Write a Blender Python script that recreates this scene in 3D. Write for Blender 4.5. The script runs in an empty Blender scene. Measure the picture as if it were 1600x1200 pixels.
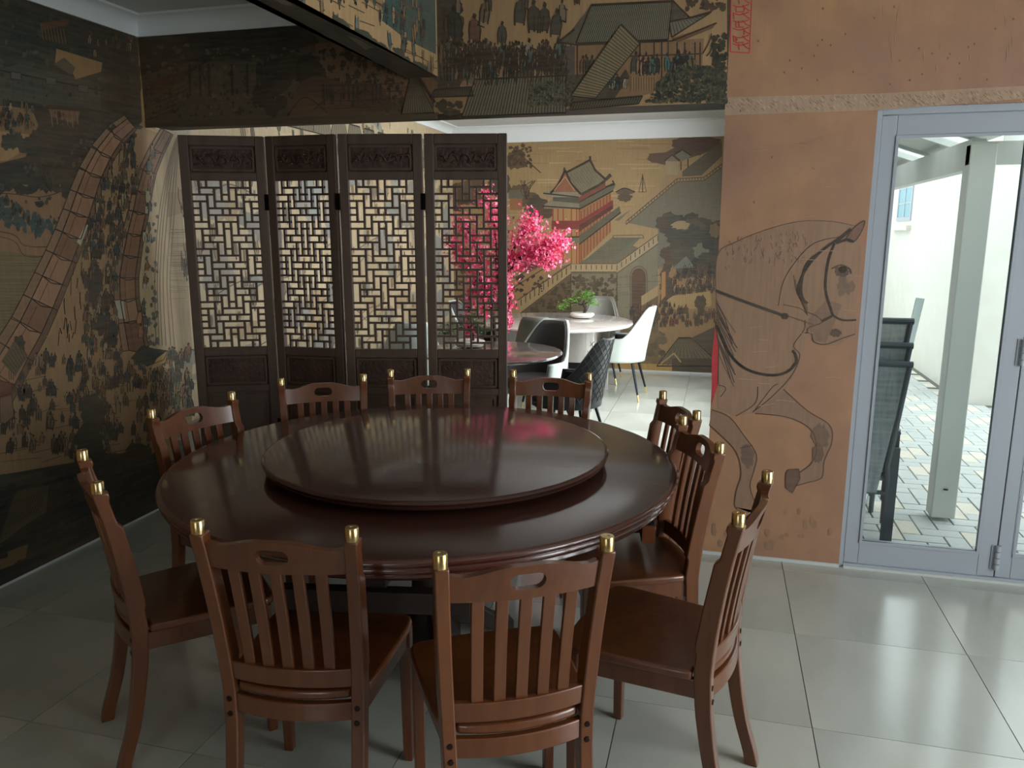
import bpy, bmesh, math, random
from mathutils import Vector, Matrix
R=math.radians
rnd=random.Random(7)
sc=bpy.context.scene
COL=sc.collection

# ------------------------------------------------------------------ camera
F=1212.0; TH=R(11.11); PSI=R(14.785); H=1.6
FW=Vector((-math.sin(PSI)*math.cos(TH), math.cos(PSI)*math.cos(TH), -math.sin(TH)))
RT=Vector((math.cos(PSI),math.sin(PSI),0)); UP=RT.cross(FW)
CAM=Vector((0,0,H))
cd=bpy.data.cameras.new('camera'); cam=bpy.data.objects.new('camera',cd); COL.objects.link(cam)
cd.sensor_fit='HORIZONTAL'; cd.sensor_width=36; cd.lens=F/1600*36; cd.clip_start=.05; cd.clip_end=200
m=Matrix((RT,UP,-FW)).transposed().to_4x4(); m.translation=CAM; cam.matrix_world=m
sc.camera=cam
# ------------------------------------------------------------------ view
sc.view_settings.view_transform='Standard'; sc.view_settings.look='None'
sc.view_settings.gamma=1; sc.view_settings.use_curve_mapping=False
sc.view_settings.exposure=0.34
# ------------------------------------------------------------------ world
w=bpy.data.worlds.new('overcast_sky'); sc.world=w; w.use_nodes=True
nt=w.node_tree; bg=nt.nodes['Background']
bg.inputs[0].default_value=(.88,.95,1.0,1); bg.inputs[1].default_value=3.0
# ------------------------------------------------------------------ window light
def area(name,loc,direction,sx,sy,power,color=(.95,.98,1.0)):
    l=bpy.data.lights.new(name,'AREA'); l.shape='RECTANGLE'; l.size=sx; l.size_y=sy; l.energy=power; l.color=color
    o=bpy.data.objects.new(name,l); COL.objects.link(o); o.location=loc
    o.rotation_euler=Vector(direction).to_track_quat('-Z','Z').to_euler(); return o
def portal(name,loc,direction,sx,sy):
    o=area(name,loc,direction,sx,sy,1); o.data.cycles.is_portal=True; return o
area('daylight_right_window',(3.55,1.3,1.25),(-1,.1,-.25),2.4,1.9,105)
area('daylight_rear_window',(-.75,-2.94,1.5),(0,1,0),1.3,1.3,2.4)
area('daylight_far_windows',(.10,6.7,1.2),(-1,.22,-.45),3.4,2.0,118)
portal('door_portal',(1.95,3.9,1.05),(0,-1,0),2.6,2.0)
cy=sc.cycles
cy.use_denoising=True; cy.max_bounces=8; cy.diffuse_bounces=4; cy.glossy_bounces=3; cy.transmission_bounces=6; cy.transparent_max_bounces=12
cy.caustics_reflective=False; cy.caustics_refractive=False; cy.sample_clamp_indirect=6

# ================================================================== helpers
def lin(c):
    return tuple(((x/255)/12.92 if x/255<=.04045 else ((x/255+.055)/1.055)**2.4) for x in c)
def tag(o,label=None,cat=None,group=None,kind=None):
    if label: o['label']=label
    if cat: o['category']=cat
    if group: o['group']=group
    if kind: o['kind']=kind
    return o
def empty(name,loc=(0,0,0),rz=0,label=None,cat=None,group=None):
    o=bpy.data.objects.new(name,None); COL.objects.link(o); o.location=loc; o.rotation_euler=(0,0,rz)
    o.empty_display_size=.1
    return tag(o,label,cat,group)
class MB:
    def __init__(s): s.v=[]; s.f=[]; s.c=[]; s.mi=[]
    def add(s,vs,fs,col=None,mi=0):
        b=len(s.v); s.v+= [tuple(p) for p in vs]
        for f in fs: s.f.append([b+i for i in f]); s.c.append(col); s.mi.append(mi)
        return s
    def hexa(s,p,**k):   # 8 corners: bottom 4 ccw, top 4 ccw
        return s.add(p,[(3,2,1,0),(4,5,6,7),(0,1,5,4),(1,2,6,5),(2,3,7,6),(3,0,4,7)],**k)
    def box(s,x0,x1,y0,y1,z0,z1,**k):
        return s.hexa([(x0,y0,z0),(x1,y0,z0),(x1,y1,z0),(x0,y1,z0),(x0,y0,z1),(x1,y0,z1),(x1,y1,z1),(x0,y1,z1)],**k)
    def bar(s,a,b,wd,ht,up=(0,0,1),wd2=None,ht2=None,**k):
        a=Vector(a);b=Vector(b);d=(b-a).normalized();u=Vector(up)
        sd=d.cross(u).normalized();u=sd.cross(d).normalized()
        wd2=wd if wd2 is None else wd2; ht2=ht if ht2 is None else ht2
        p=[a-sd*wd/2-u*ht/2,a+sd*wd/2-u*ht/2,a+sd*wd/2+u*ht/2,a-sd*wd/2+u*ht/2,
           b-sd*wd2/2-u*ht2/2,b+sd*wd2/2-u*ht2/2,b+sd*wd2/2+u*ht2/2,b-sd*wd2/2+u*ht2/2]
        return s.add(p,[(0,1,2,3),(7,6,5,4),(0,4,5,1),(1,5,6,2),(2,6,7,3),(3,7,4,0)],**k)
    def tube(s,pts,rad,n=8,cap=True,**k):
        pts=[Vector(p) for p in pts]; N=len(pts)
        if not hasattr(rad,'__len__'): rad=[rad]*N
        b=[];ref=None
        for i,p in enumerate(pts):
            d=(pts[min(i+1,N-1)]-pts[max(i-1,0)]).normalized()
            if ref is None:
                ref=Vector((0,0,1)) if abs(d.z)<.9 else Vector((1,0,0))
            a=(ref-d*ref.dot(d)).normalized(); c=d.cross(a); ref=a
            for j in range(n):
                t=2*math.pi*j/n; b.append(p+(a*math.cos(t)+c*math.sin(t))*rad[i])
        f=[]
        for i in range(N-1):
            for j in range(n):
                f.append((i*n+j,i*n+(j+1)%n,(i+1)*n+(j+1)%n,(i+1)*n+j))
        if cap: f.append(tuple(range(n-1,-1,-1))); f.append(tuple((N-1)*n+j for j in range(n)))
        return s.add(b,f,**k)
    def lathe(s,prof,n=32,c=(0,0,0),sx=1,sy=1,**k):
        vs=[];f=[];M=len(prof)
        for j in range(n):
            t=2*math.pi*j/n
            for r,z in prof: vs.append((c[0]+r*math.cos(t)*sx,c[1]+r*math.sin(t)*sy,c[2]+z))
        for j in range(n):
            for i in range(M-1):
                a=j*M+i;b=((j+1)%n)*M+i
                f.append((a,b,b+1,a+1))
        if prof[0][0]>1e-5: f.append(tuple(j*M for j in range(n))[::-1])
        if prof[-1][0]>1e-5: f.append(tuple(j*M+M-1 for j in range(n)))
        return s.add(vs,f,**k)
    def prism(s,poly,z0,z1,**k):
        n=len(poly)
        vs=[(x,y,z0) for x,y in poly]+[(x,y,z1) for x,y in poly]
        f=[tuple(range(n-1,-1,-1)),tuple(range(n,2*n))]+[(i,(i+1)%n,n+(i+1)%n,n+i) for i in range(n)]
        return s.add(vs,f,**k)
    def sweep(s,secs,**k):   # list of 4-corner loops
        n=len(secs[0]);vs=[p for q in secs for p in q];f=[tuple(range(n-1,-1,-1)),tuple((len(secs)-1)*n+j for j in range(n))]
        for i in range(len(secs)-1):
            for j in range(n): f.append((i*n+j,i*n+(j+1)%n,(i+1)*n+(j+1)%n,(i+1)*n+j))
        return s.add(vs,f,**k)
    def build(s,name,mat,parent=None,smooth=True,bevel=0,seg=2,kind=None,ang=38,fixn=True):
        me=bpy.data.meshes.new(name); me.from_pydata(s.v,[],s.f)
        mats=mat if isinstance(mat,(list,tuple)) else [mat]
        for m_ in mats: me.materials.append(m_)
        if len(mats)>1: me.polygons.foreach_set('material_index',s.mi)
        if any(c is not None for c in s.c):
            at=me.color_attributes.new('Col','FLOAT_COLOR','CORNER'); buf=[]
            for f,c in zip(s.f,s.c):
                cc=lin(c) if c else (.5,.5,.5)
                buf+= [cc[0],cc[1],cc[2],1.0]*len(f)
            at.data.foreach_set('color',buf)
        if fixn:
            bm=bmesh.new(); bm.from_mesh(me); bmesh.ops.remove_doubles(bm,verts=bm.verts,dist=1e-5) if not any(c is not None for c in s.c) else None
            bmesh.ops.recalc_face_normals(bm,faces=bm.faces); bm.to_mesh(me); bm.free()
        if smooth:
            me.polygons.foreach_set('use_smooth',[True]*len(me.polygons)); me.set_sharp_from_angle(angle=R(ang))
        me.update()
        o=bpy.data.objects.new(name,me); COL.objects.link(o)
        if parent: o.parent=parent
        if bevel:
            b=o.modifiers.new('bevel','BEVEL'); b.width=bevel; b.segments=seg; b.limit_method='ANGLE'; b.angle_limit=R(40)
            b.harden_normals=False
        if kind: o['kind']=kind
        return o
CH={}
def copy_tree(o,parent=None):
    c=o.copy(); COL.objects.link(c)
    c.parent=parent
    for ch in list(o.children): copy_tree(ch,c)
    return c

# ------------------------------------------------------------------ materials
def mat(name,col,rough=.5,metal=0,coat=0,coat_r=.1,spec=.5,trans=0,ior=1.45,alpha=1,noise=None,bump=0,bscale=40,wave=None,attr=False,grain=None,sheen=0):
    """noise=(scale,col2,amount[,stretch xyz]) mottles towards a second colour"""
    m=bpy.data.materials.new(name); m.use_nodes=True; n=m.node_tree; B=n.nodes['Principled BSDF']; L=n.links
    base=(*lin(col),1)
    B.inputs['Base Color'].default_value=base; B.inputs['Roughness'].default_value=rough; B.inputs['Metallic'].default_value=metal
    B.inputs['Coat Weight'].default_value=coat; B.inputs['Coat Roughness'].default_value=coat_r
    B.inputs['Specular IOR Level'].default_value=spec; B.inputs['Transmission Weight'].default_value=trans; B.inputs['IOR'].default_value=ior
    B.inputs['Alpha'].default_value=alpha; B.inputs['Sheen Weight'].default_value=sheen
    tc=n.nodes.new('ShaderNodeTexCoord'); last=None
    if attr:
        a=n.nodes.new('ShaderNodeVertexColor'); a.layer_name='Col'; last=a.outputs[0]
    def mp(sv):
        q=n.nodes.new('ShaderNodeMapping'); q.inputs['Scale'].default_value=sv; L.new(tc.outputs['Object'],q.inputs[0]); return q.outputs[0]
    for nz in (noise or []):
        s_,c2,am=nz[:3]; st=nz[3] if len(nz)>3 else (1,1,1)
        t=n.nodes.new('ShaderNodeTexNoise'); t.inputs['Scale'].default_value=s_; t.inputs['Detail'].default_value=5; L.new(mp(st),t.inputs['Vector'])
        cr=n.nodes.new('ShaderNodeMapRange'); cr.inputs['From Min'].default_value=.38; cr.inputs['From Max'].default_value=.68; cr.inputs['To Max'].default_value=am
        L.new(t.outputs['Fac'],cr.inputs['Value'])
        mx=n.nodes.new('ShaderNodeMix'); mx.data_type='RGBA'; L.new(cr.outputs[0],mx.inputs['Factor'])
        if last is None: mx.inputs['A'].default_value=base
        else: L.new(last,mx.inputs['A'])
        mx.inputs['B'].default_value=(*lin(c2),1); last=mx.outputs['Result']
    if last is not None: L.new(last,B.inputs['Base Color'])
    if bump:
        t=n.nodes.new('ShaderNodeTexNoise'); t.inputs['Scale'].default_value=bscale; t.inputs['Detail'].default_value=4; L.new(mp((1,1,1)),t.inputs['Vector'])
        b=n.nodes.new('ShaderNodeBump'); b.inputs['Strength'].default_value=bump; b.inputs['Distance'].default_value=.01
        L.new(t.outputs['Fac'],b.inputs['Height']); L.new(b.outputs[0],B.inputs['Normal'])
    return m
M={}
M['wood']=mat('mahogany_lacquer',(96,50,21),.38,coat=.7,coat_r=.16,noise=[(3,(60,28,12),.75,(1,1,.15)),(40,(122,70,30),.35,(1,1,.08))])
M['table']=mat('dark_rosewood_gloss',(68,38,30),.55,coat=1,coat_r=.12,spec=.15,noise=[(3,(56,32,26),.6,(1,.2,1))])
M['edge']=mat('table_edge_gloss',(80,40,30),.25,coat=.8,coat_r=.1,noise=[(6,(56,30,22),.5)])
M['underside']=mat('dark_unpolished_wood',(40,26,20),.6,noise=[(4,(28,18,14),.6)])
M['brass']=mat('brushed_brass',(212,186,132),.26,metal=1,noise=[(30,(170,140,84),.4,(.2,.2,1))])
M['bolt']=mat('dark_bolt',(42,22,16),.4,metal=.5)
M['antique']=mat('dark_antique_elm',(84,65,54),.5,noise=[(4,(38,29,26),.8,(1,1,.12)),(30,(92,74,60),.4,(1,1,.06))],bump=.15,bscale=60)
M['carved']=mat('carved_elm_panel',(70,50,42),.6,noise=[(9,(26,17,15),.8),(30,(84,52,38),.4)],bump=.8,bscale=45)
M['iron']=mat('iron_hinge',(20,18,18),.5,metal=.8)
M['tile']=mat('polished_floor_tile',(188,190,180),.17,spec=.8,noise=[(1.3,(144,148,140),.6,(1,.5,1)),(9,(180,180,172),.4,(1,.3,1))])
M['grout']=mat('grout',(84,84,78),.85)
M['plaster']=mat('white_ceiling_paint',(206,208,206),.8,noise=[(2,(196,198,196),.3)])
M['cornice']=mat('white_cornice_paint',(222,226,226),.6)
M['paint']=mat('mural_wallpaper',(150,120,80),.62,attr=True,noise=[(2.2,(120,92,62),.22),(60,(70,56,40),.18,(1,1,.1)),(60,(150,124,90),.12,(.1,.1,1))],bump=.05,bscale=200)
M['brown']=mat('copper_brown_wallpaper',(160,122,96),.6,noise=[(1.3,(180,136,92),.75),(2.2,(134,100,86),.6),(70,(156,116,92),.4,(1,1,.08)),(9,(120,84,66),.2)],bump=.02,bscale=160)
M['alu']=mat('white_powder_coated_aluminium',(158,164,172),.35,noise=[(2,(150,156,166),.3)])
M['rubber']=mat('black_rubber',(16,16,18),.6)
M['strip']=mat('white_skirting_strip',(188,192,190),.5)
M['stucco']=mat('cream_stucco',(204,201,191),.85,noise=[(.8,(188,184,172),.4),(6,(212,210,202),.4)],bump=.1,bscale=50)
M['grpaint']=mat('grey_painted_timber',(206,208,202),.6,noise=[(5,(190,192,186),.4,(1,1,.2))])
M['paver']=mat('grey_paver',(186,188,184),.9,noise=[(3,(160,166,168),.5),(30,(200,198,190),.4)],bump=.3,bscale=60)
M['paver2']=mat('cream_paver',(206,198,184),.9,noise=[(3,(186,176,160),.5),(30,(216,210,200),.4)],bump=.3,bscale=60)
M['sand']=mat('joint_sand',(104,100,92),.95)
M['mesh']=mat('grey_sling_mesh',(164,172,176),.7,noise=[(60,(120,130,136),.8,(1,1,.1)),(60,(190,196,198),.5,(.1,1,1))],alpha=.72)
M['dframe']=mat('dark_grey_metal_frame',(86,92,98),.4,metal=.3)
M['lblue']=mat('pale_blue_metal',(232,242,242),.4)
M['poly']=mat('corrugated_clear_sheet',(236,240,242),.3,alpha=.35)
M['white_leather']=mat('white_leather',(190,198,192),.42,noise=[(5,(178,186,180),.4)])
M['grey_leather']=mat('grey_leather',(120,118,110),.5,noise=[(6,(104,102,96),.4)])
M['dark_leather']=mat('charcoal_leather',(62,60,58),.5,noise=[(6,(50,48,48),.4)])
M['quilt']=mat('dark_quilted_leather',(66,68,72),.4)
M['black_leg']=mat('black_metal_leg',(22,26,36),.3,metal=.5)
M['gold_tip']=mat('gold_tip',(216,190,130),.3,metal=.8)
M['wmarble']=mat('pale_marble',(196,190,184),.12,coat=.5,noise=[(3,(168,162,158),.7),(9,(214,208,204),.5)])
M['dmarble']=mat('dark_brown_marble',(112,100,98),.1,coat=.6,noise=[(3,(78,68,68),.8),(8,(150,138,134),.5)])
M['black']=mat('matt_black',(18,18,20),.5)
M['ceramic']=mat('white_ceramic',(214,210,202),.25)
M['leaf']=mat('bonsai_green',(66,118,34),.6,noise=[(20,(120,160,50),.7)])
M['leafd']=mat('deep_green_leaf',(46,84,30),.6,noise=[(20,(84,124,44),.7)])
M['bark']=mat('dark_bark',(46,34,28),.8,bump=.5,bscale=60)
M['pinkf']=mat('pink_blossom',(238,84,130),.6,attr=True)
M['skygl']=mat('sky_reflection_glass',(110,160,176),.1,spec=.8)  # blue base colour stands in for sky reflected in the pane
# clear glass: transparent with a slight reflection
g=bpy.data.materials.new('clear_glass'); g.use_nodes=True; n=g.node_tree; n.nodes.clear()
o_=n.nodes.new('ShaderNodeOutputMaterial'); tr=n.nodes.new('ShaderNodeBsdfTransparent'); gl=n.nodes.new('ShaderNodeBsdfGlossy'); mx=n.nodes.new('ShaderNodeMixShader'); fr=n.nodes.new('ShaderNodeFresnel')
tr.inputs[0].default_value=(.93,.97,.96,1); gl.inputs['Roughness'].default_value=.02; fr.inputs[0].default_value=1.35
n.links.new(fr.outputs[0],mx.inputs[0]); n.links.new(tr.outputs[0],mx.inputs[1]); n.links.new(gl.outputs[0],mx.inputs[2]); n.links.new(mx.outputs[0],o_.inputs[0]); M['glass']=g

def struct(name,mb,m_,**k):
    o=mb.build(name,m_,smooth=False,**k); o['kind']='structure'; return o

# ================================================================== ROOM
LX=-3.105; WY=3.82; WT=.22; BZ=2.175; CZ=2.73; FY=9.0; FCZ=2.79; RX=3.6; BY=-3.0; JX=-.005; FRX=.12
fl=struct('floor',MB().box(LX-.1,RX+.1,BY-.1,WY+.04,-.12,-.008).box(LX-.1,FRX+.2,WY+.04,FY+.1,-.12,-.008),M['grout'])
S=.628; X0=.371; Y0=2.459
tme=None
def tile(x0,y0,x1,y1):
    global tme
    g_=.0016
    if tme is None:
        t=MB().box(-.5,.5,-.5,.5,-.006,0).build('tile',M['tile'],fl,smooth=False); tme=t
    else:
        t=tme.copy(); COL.objects.link(t)
    t.location=((x0+x1)/2,(y0+y1)/2,0); t.scale=(x1-x0-2*g_,y1-y0-2*g_,1); return t
i0=math.floor((LX-X0)/S)
for i in range(i0,7):
    for j in range(-9,12):
        x0=max(LX,X0+i*S);x1=X0+(i+1)*S;y0=Y0+j*S;y1=y0+S
        if y0>=WY: x1=min(x1,FRX)
        x1=min(x1,RX); y0=max(y0,BY); 
        if x0>-.1 and y0<WY<y1: y1=WY+.04
        y1=min(y1,FY)
        if x1-x0>.03 and y1-y0>.03: tile(x0,y0,x1,y1)

# ---- painting tools (flat print on the wallpaper)
class Paint:
    """draws flat wallpaper print on the plane axis=value, n = side facing the room"""
    def __init__(s,axis,val,sgn,mapper=None): s.ax=axis;s.val=val;s.sg=sgn;s.mb=MB();s.k=0;s.mapper=mapper
    def W(s,x,y,l):
        s_=s.val+s.sg*(l*.0004+s.k%97*.000004)
        if s.mapper: return s.mapper(x,y,s_)
        d=FW+RT*((x-800)/F)-UP*((y-600)/F); t=(s_-CAM[s.ax])/d[s.ax]; return CAM+d*t
    def poly(s,pts,c,l=1,j=0):
        s.k+=1
        if max(c)-min(c)<110:
            g_=sum(c)/3; c=tuple(q+(g_-q)*.16 for q in c)
        if j:
            dj=rnd.uniform(-j,j); c=tuple(max(0,min(255,q+dj)) for q in c)
        s.mb.add([s.W(x,y,l) for x,y in pts],[tuple(range(len(pts)))],col=c)
    def line(s,pts,wd,c,l=2):
        for a,b in zip(pts[:-1],pts[1:]):
            dx,dy=b[0]-a[0],b[1]-a[1];L_=math.hypot(dx,dy)
            if L_<1e-6: continue
            nx,ny=-dy/L_*wd/2,dx/L_*wd/2
            s.poly([(a[0]+nx,a[1]+ny),(b[0]+nx,b[1]+ny),(b[0]-nx,b[1]-ny),(a[0]-nx,a[1]-ny)],c,l)
    def outline(s,pts,c,ec,l=1,wd=1.2,j=0): s.poly(pts,c,l,j); s.line(list(pts)+[pts[0]],wd,ec,l+1)
    def blob(s,x,y,rx,ry,c,l=1,n=22,rag=.25,j=4):
        ph=[rnd.uniform(1-rag,1+rag*.4) for _ in range(n)]
        s.poly([(x+rx*ph[i]*math.cos(2*math.pi*i/n),y+ry*ph[i]*math.sin(2*math.pi*i/n)) for i in range(n)],c,l,j)
    def curve(s,pts,n=8):
        out=[];P=[pts[0]]+list(pts)+[pts[-1]]
        for i in range(1,len(P)-2):
            for k in range(n):
                t=k/n;q=[]
                for d in (0,1):
                    p0,p1,p2,p3=P[i-1][d],P[i][d],P[i+1][d],P[i+2][d]
                    q.append(.5*(2*p1+(p2-p0)*t+(2*p0-5*p1+4*p2-p3)*t*t+(3*p1-p0-3*p2+p3)*t**3))
                out.append(tuple(q))
        out.append(pts[-1]); return out
    def figure(s,x,y,h,c,l=6,ec=(30,30,26)):
        w_=h*rnd.uniform(.13,.2);t=rnd.uniform(-.08,.08)*h; n_=rnd.random()
        s.poly([(x-w_*.9,y-h*.1),(x-w_*1.0+t*.5,y-h*.45),(x-w_*.75+t,y-h*.72),(x+t,y-h*.84),(x+w_*.75+t,y-h*.72),(x+w_*1.1+t*.5,y-h*.42),(x+w_*.8,y-h*.06)],c,l,12)
        s.poly([(x+t-w_*.35,y-h*.84),(x+t-w_*.1,y-h),(x+t+w_*.4,y-h*.93),(x+t+w_*.2,y-h*.78)],ec,l+1)
        s.line([(x-w_*.9,y),(x-w_*1.0+t*.5,y-h*.45),(x-w_*.7+t,y-h*.72)],h*.045,ec,l+1)
        s.line([(x+w_*.8,y),(x+w_*1.1+t*.5,y-h*.42),(x+w_*.7+t,y-h*.72)],h*.045,ec,l+1)
        if n_<.6: s.line([(x-w_*.1,y-h*.04),(x+t*.6,y-h*.55)],h*.05,ec,l+1)
        if n_>.5: s.line([(x+w_*.5+t,y-h*.6),(x+w_*1.8+t,y-h*.5)],h*.05,ec,l+1)
    def crowd(s,x0,x1,y0,y1,n,h0,h1,pal,l=6,inside=None):
        for _ in range(n):
            x=rnd.uniform(x0,x1);y=rnd.uniform(y0,y1)
            if inside and not inside(x,y): continue
            s.figure(x,y,rnd.uniform(h0,h1),rnd.choice(pal),l)
    def speck(s,x0,x1,y0,y1,n,r0,r1,c,l=4,asp=1,inside=None,j=8):
        for _ in range(n):
            x=rnd.uniform(x0,x1);y=rnd.uniform(y0,y1)
            if inside and not inside(x,y): continue
            r=rnd.uniform(r0,r1); s.blob(x,y,r,r*asp,c,l,7,.5,j)
    def roof(s,q,c,nl,lc,l=5,ec=(26,26,22),wd=1.0,ew=2):
        """q: ridge a,b then eave c,d (a-b ridge, d under a, c under b)"""
        a,b,c_,d=q; s.poly(q,c,l)
        for i in (range(nl+1) if nl else ()):
            t=i/nl; s.line([(a[0]+(b[0]-a[0])*t,a[1]+(b[1]-a[1])*t),(d[0]+(c_[0]-d[0])*t,d[1]+(c_[1]-d[1])*t)],wd,lc,l+1)
        s.line([a,b],ew*1.3,ec,l+2); s.line([d,c_],ew,ec,l+2); s.line([a,d],ew*.7,ec,l+2); s.line([b,c_],ew*.7,ec,l+2)
    def done(s,parent,name='mural_print'):
        o=s.mb.build(name,M['paint'],parent,smooth=False,fixn=False); o['kind']='stuff'; return o
def colored(mb,c):
    mb.c=[c]*len(mb.f); return mb
OCH=(158,126,82); DK=(50,50,42); DKG=(46,54,46); INK=(26,28,26); TEAL=(44,68,66); BLU=(40,54,62); BRN=(112,80,54); GRY=(92,92,80); LGT=(176,150,106)
PAL=[TEAL,BLU,(60,58,48),(96,84,62),(140,118,86),(120,84,60),(70,76,66)]
def inpoly(P):
    def f(x,y):
        r=False;n_=len(P)
        for i in range(n_):
            (a,b),(c,d)=P[i],P[i-1]
            if (b>y)!=(d>y) and x<(c-a)*(y-b)/(d-b)+a: r=not r
        return r
    return f

# ---- walls
wl=struct('wall_left',colored(MB().box(LX-.15,LX,BY-.15,FY+.15,-.1,CZ+.12),OCH),M['paint'])
wf=struct('wall_far',colored(MB().box(LX-.15,FRX+.2,FY,FY+.15,-.1,CZ+.12),(150,122,80)),M['paint'])
wb=struct('wall_beam',colored(MB().box(LX,JX,WY,WY+WT,BZ,CZ+.1),(60,54,44)),M['paint'])
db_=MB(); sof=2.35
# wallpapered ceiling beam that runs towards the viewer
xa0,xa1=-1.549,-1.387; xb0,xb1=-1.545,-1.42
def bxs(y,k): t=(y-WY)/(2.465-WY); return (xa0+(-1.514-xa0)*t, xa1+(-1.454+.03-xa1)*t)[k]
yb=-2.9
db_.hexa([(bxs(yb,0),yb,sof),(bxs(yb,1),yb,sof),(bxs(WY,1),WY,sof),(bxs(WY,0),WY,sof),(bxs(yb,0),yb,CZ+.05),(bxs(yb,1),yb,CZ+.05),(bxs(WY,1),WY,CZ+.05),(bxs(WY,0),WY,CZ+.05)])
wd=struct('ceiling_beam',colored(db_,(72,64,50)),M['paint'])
# pier + door wall
DX0,DX1,DZ=.634,3.30,2.128
wr=struct('wall_right_of_opening',MB().box(JX,DX0,WY,WY+WT,0,DZ).box(JX,RX,WY,WY+WT,DZ,CZ+.1).box(DX1,RX,WY,WY+WT,0,DZ),M['brown'])
# room right wall with window, rear wall with window
def wall_hole(name,ax,v0,v1,a0,a1,h0,h1,z1,mm):
    mb=MB()
    def b(p0,p1,q0,q1):
        if ax==0: mb.box(v0,v1,p0,p1,q0,q1)
        else: mb.box(p0,p1,v0,v1,q0,q1)
    b(a0,h0[0],0,z1); b(h0[1],a1,0,z1); b(h0[0],h0[1],h1[1],z1)
    if h1[0]>0: b(h0[0],h0[1],0,h1[0])
    return struct(name,mb,mm)
wall_hole('wall_right',0,RX,RX+.15,BY,WY+WT,(-.3,2.5),(.25,2.25),CZ+.1,M['brown'])
wall_hole('wall_rear',1,BY-.15,BY,LX,RX,(-1.45,-.05),(.8,2.2),CZ+.1,M['brown'])
wall_hole('wall_far_room_right',0,FRX,FRX+.2,WY+WT,FY,(4.8,8.4),(.1,2.2),FCZ+.1,M['stucco'])
def window(n,ax,v,a0,a1,z0,z1,nm):
    fr_=MB();t=.05
    def b(p0,p1,q0,q1,m_=fr_,h=.03):
        if ax==0: m_.box(v-h,v+h,p0,p1,q0,q1)
        else: m_.box(p0,p1,v-h,v+h,q0,q1)
    b(a0,a1,z0,z0+t);b(a0,a1,z1-t,z1)
    for i in range(nm+1):
        c=a0+(a1-a0)*i/nm; c=min(max(c,a0+t/2),a1-t/2); b(c-t/2,c+t/2,z0+t,z1-t)
    o=struct('window_%d'%n,fr_,M['alu'])
    for i in range(nm):
        c0=a0+(a1-a0)*i/nm+t/2;c1=a0+(a1-a0)*(i+1)/nm-t/2; p=MB(); b(c0,c1,z0+t,z1-t,p,.003); p.build('pane',M['glass'],o,smooth=False)
    return o
window(1,0,RX+.08,-.3,2.5,.25,2.25,3); window(2,1,BY-.08,-1.45,-.05,.8,2.2,2); window(3,0,FRX+.14,4.8,8.4,.1,2.2,4)
# ceilings
ce=struct('ceiling',MB().box(LX-.1,RX+.15,BY-.15,WY+.1,CZ,CZ+.15),M['plaster'])
cf=struct('ceiling_far_room',MB().box(LX-.1,FRX+.2,WY+.1,FY+.15,FCZ,FCZ+.15),M['plaster'])
def cornice(name,path,z,inn,dz=.085,dp=.085):
    """cove moulding along straight run: path=(a,b), inn=unit vector into the room"""
    a,b=Vector(path[0]),Vector(path[1]); i_=Vector(inn)
    prof=[(0,-dz-.012),(.012,-dz-.012),(.012,-dz)]+[(.012+(dp-.012)*(1-math.cos(t)),-dz+(dz-.012)*math.sin(t)) for t in [k*math.pi/12 for k in range(1,7)]]+[(dp,0),(0,0)]
    s0=[a+i_*p+Vector((0,0,z+q)) for p,q in prof]; s1=[b+i_*p+Vector((0,0,z+q)) for p,q in prof]
    mb=MB().sweep([s0,s1]); o=mb.build(name,M['cornice'],smooth=True,ang=25); o['kind']='structure'; return o
cornice('trim_1',((LX,BY,0),(LX,WY,0)),CZ,(1,0,0))
cornice('trim_2',((LX,WY,0),(bxs(WY,0),WY,0)),CZ,(0,-1,0))
cornice('trim_3',((LX,WY+WT,0),(LX,FY,0)),FCZ,(1,0,0),.07,.11)
cornice('trim_4',((LX,FY,0),(FRX,FY,0)),FCZ,(0,-1,0),.17,.10)
struct('baseboard_left',MB().box(LX,LX+.006,BY,FY,0,.012),M['strip'])
struct('baseboard_right',MB().box(JX-.004,DX0,WY-.008,WY,0,.016),M['strip'])
struct('baseboard_far',MB().box(LX,FRX,FY-.01,FY,0,.02),M['strip'])
# small ceiling downlight in far room
dl=empty('ceiling_light',(-1.96,6.6,FCZ),0,'small round recessed downlight in the far room ceiling, unlit','ceiling light')
MB().lathe([(.03,-.004),(.045,-.006),(.05,0),(.03,0)],24).build('trim_ring',M['cornice'],dl)
MB().lathe([(.0,-.002),(.03,-.002),(.03,.0),(.0,.0)],16).build('lens',M['glass'],dl)

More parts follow.
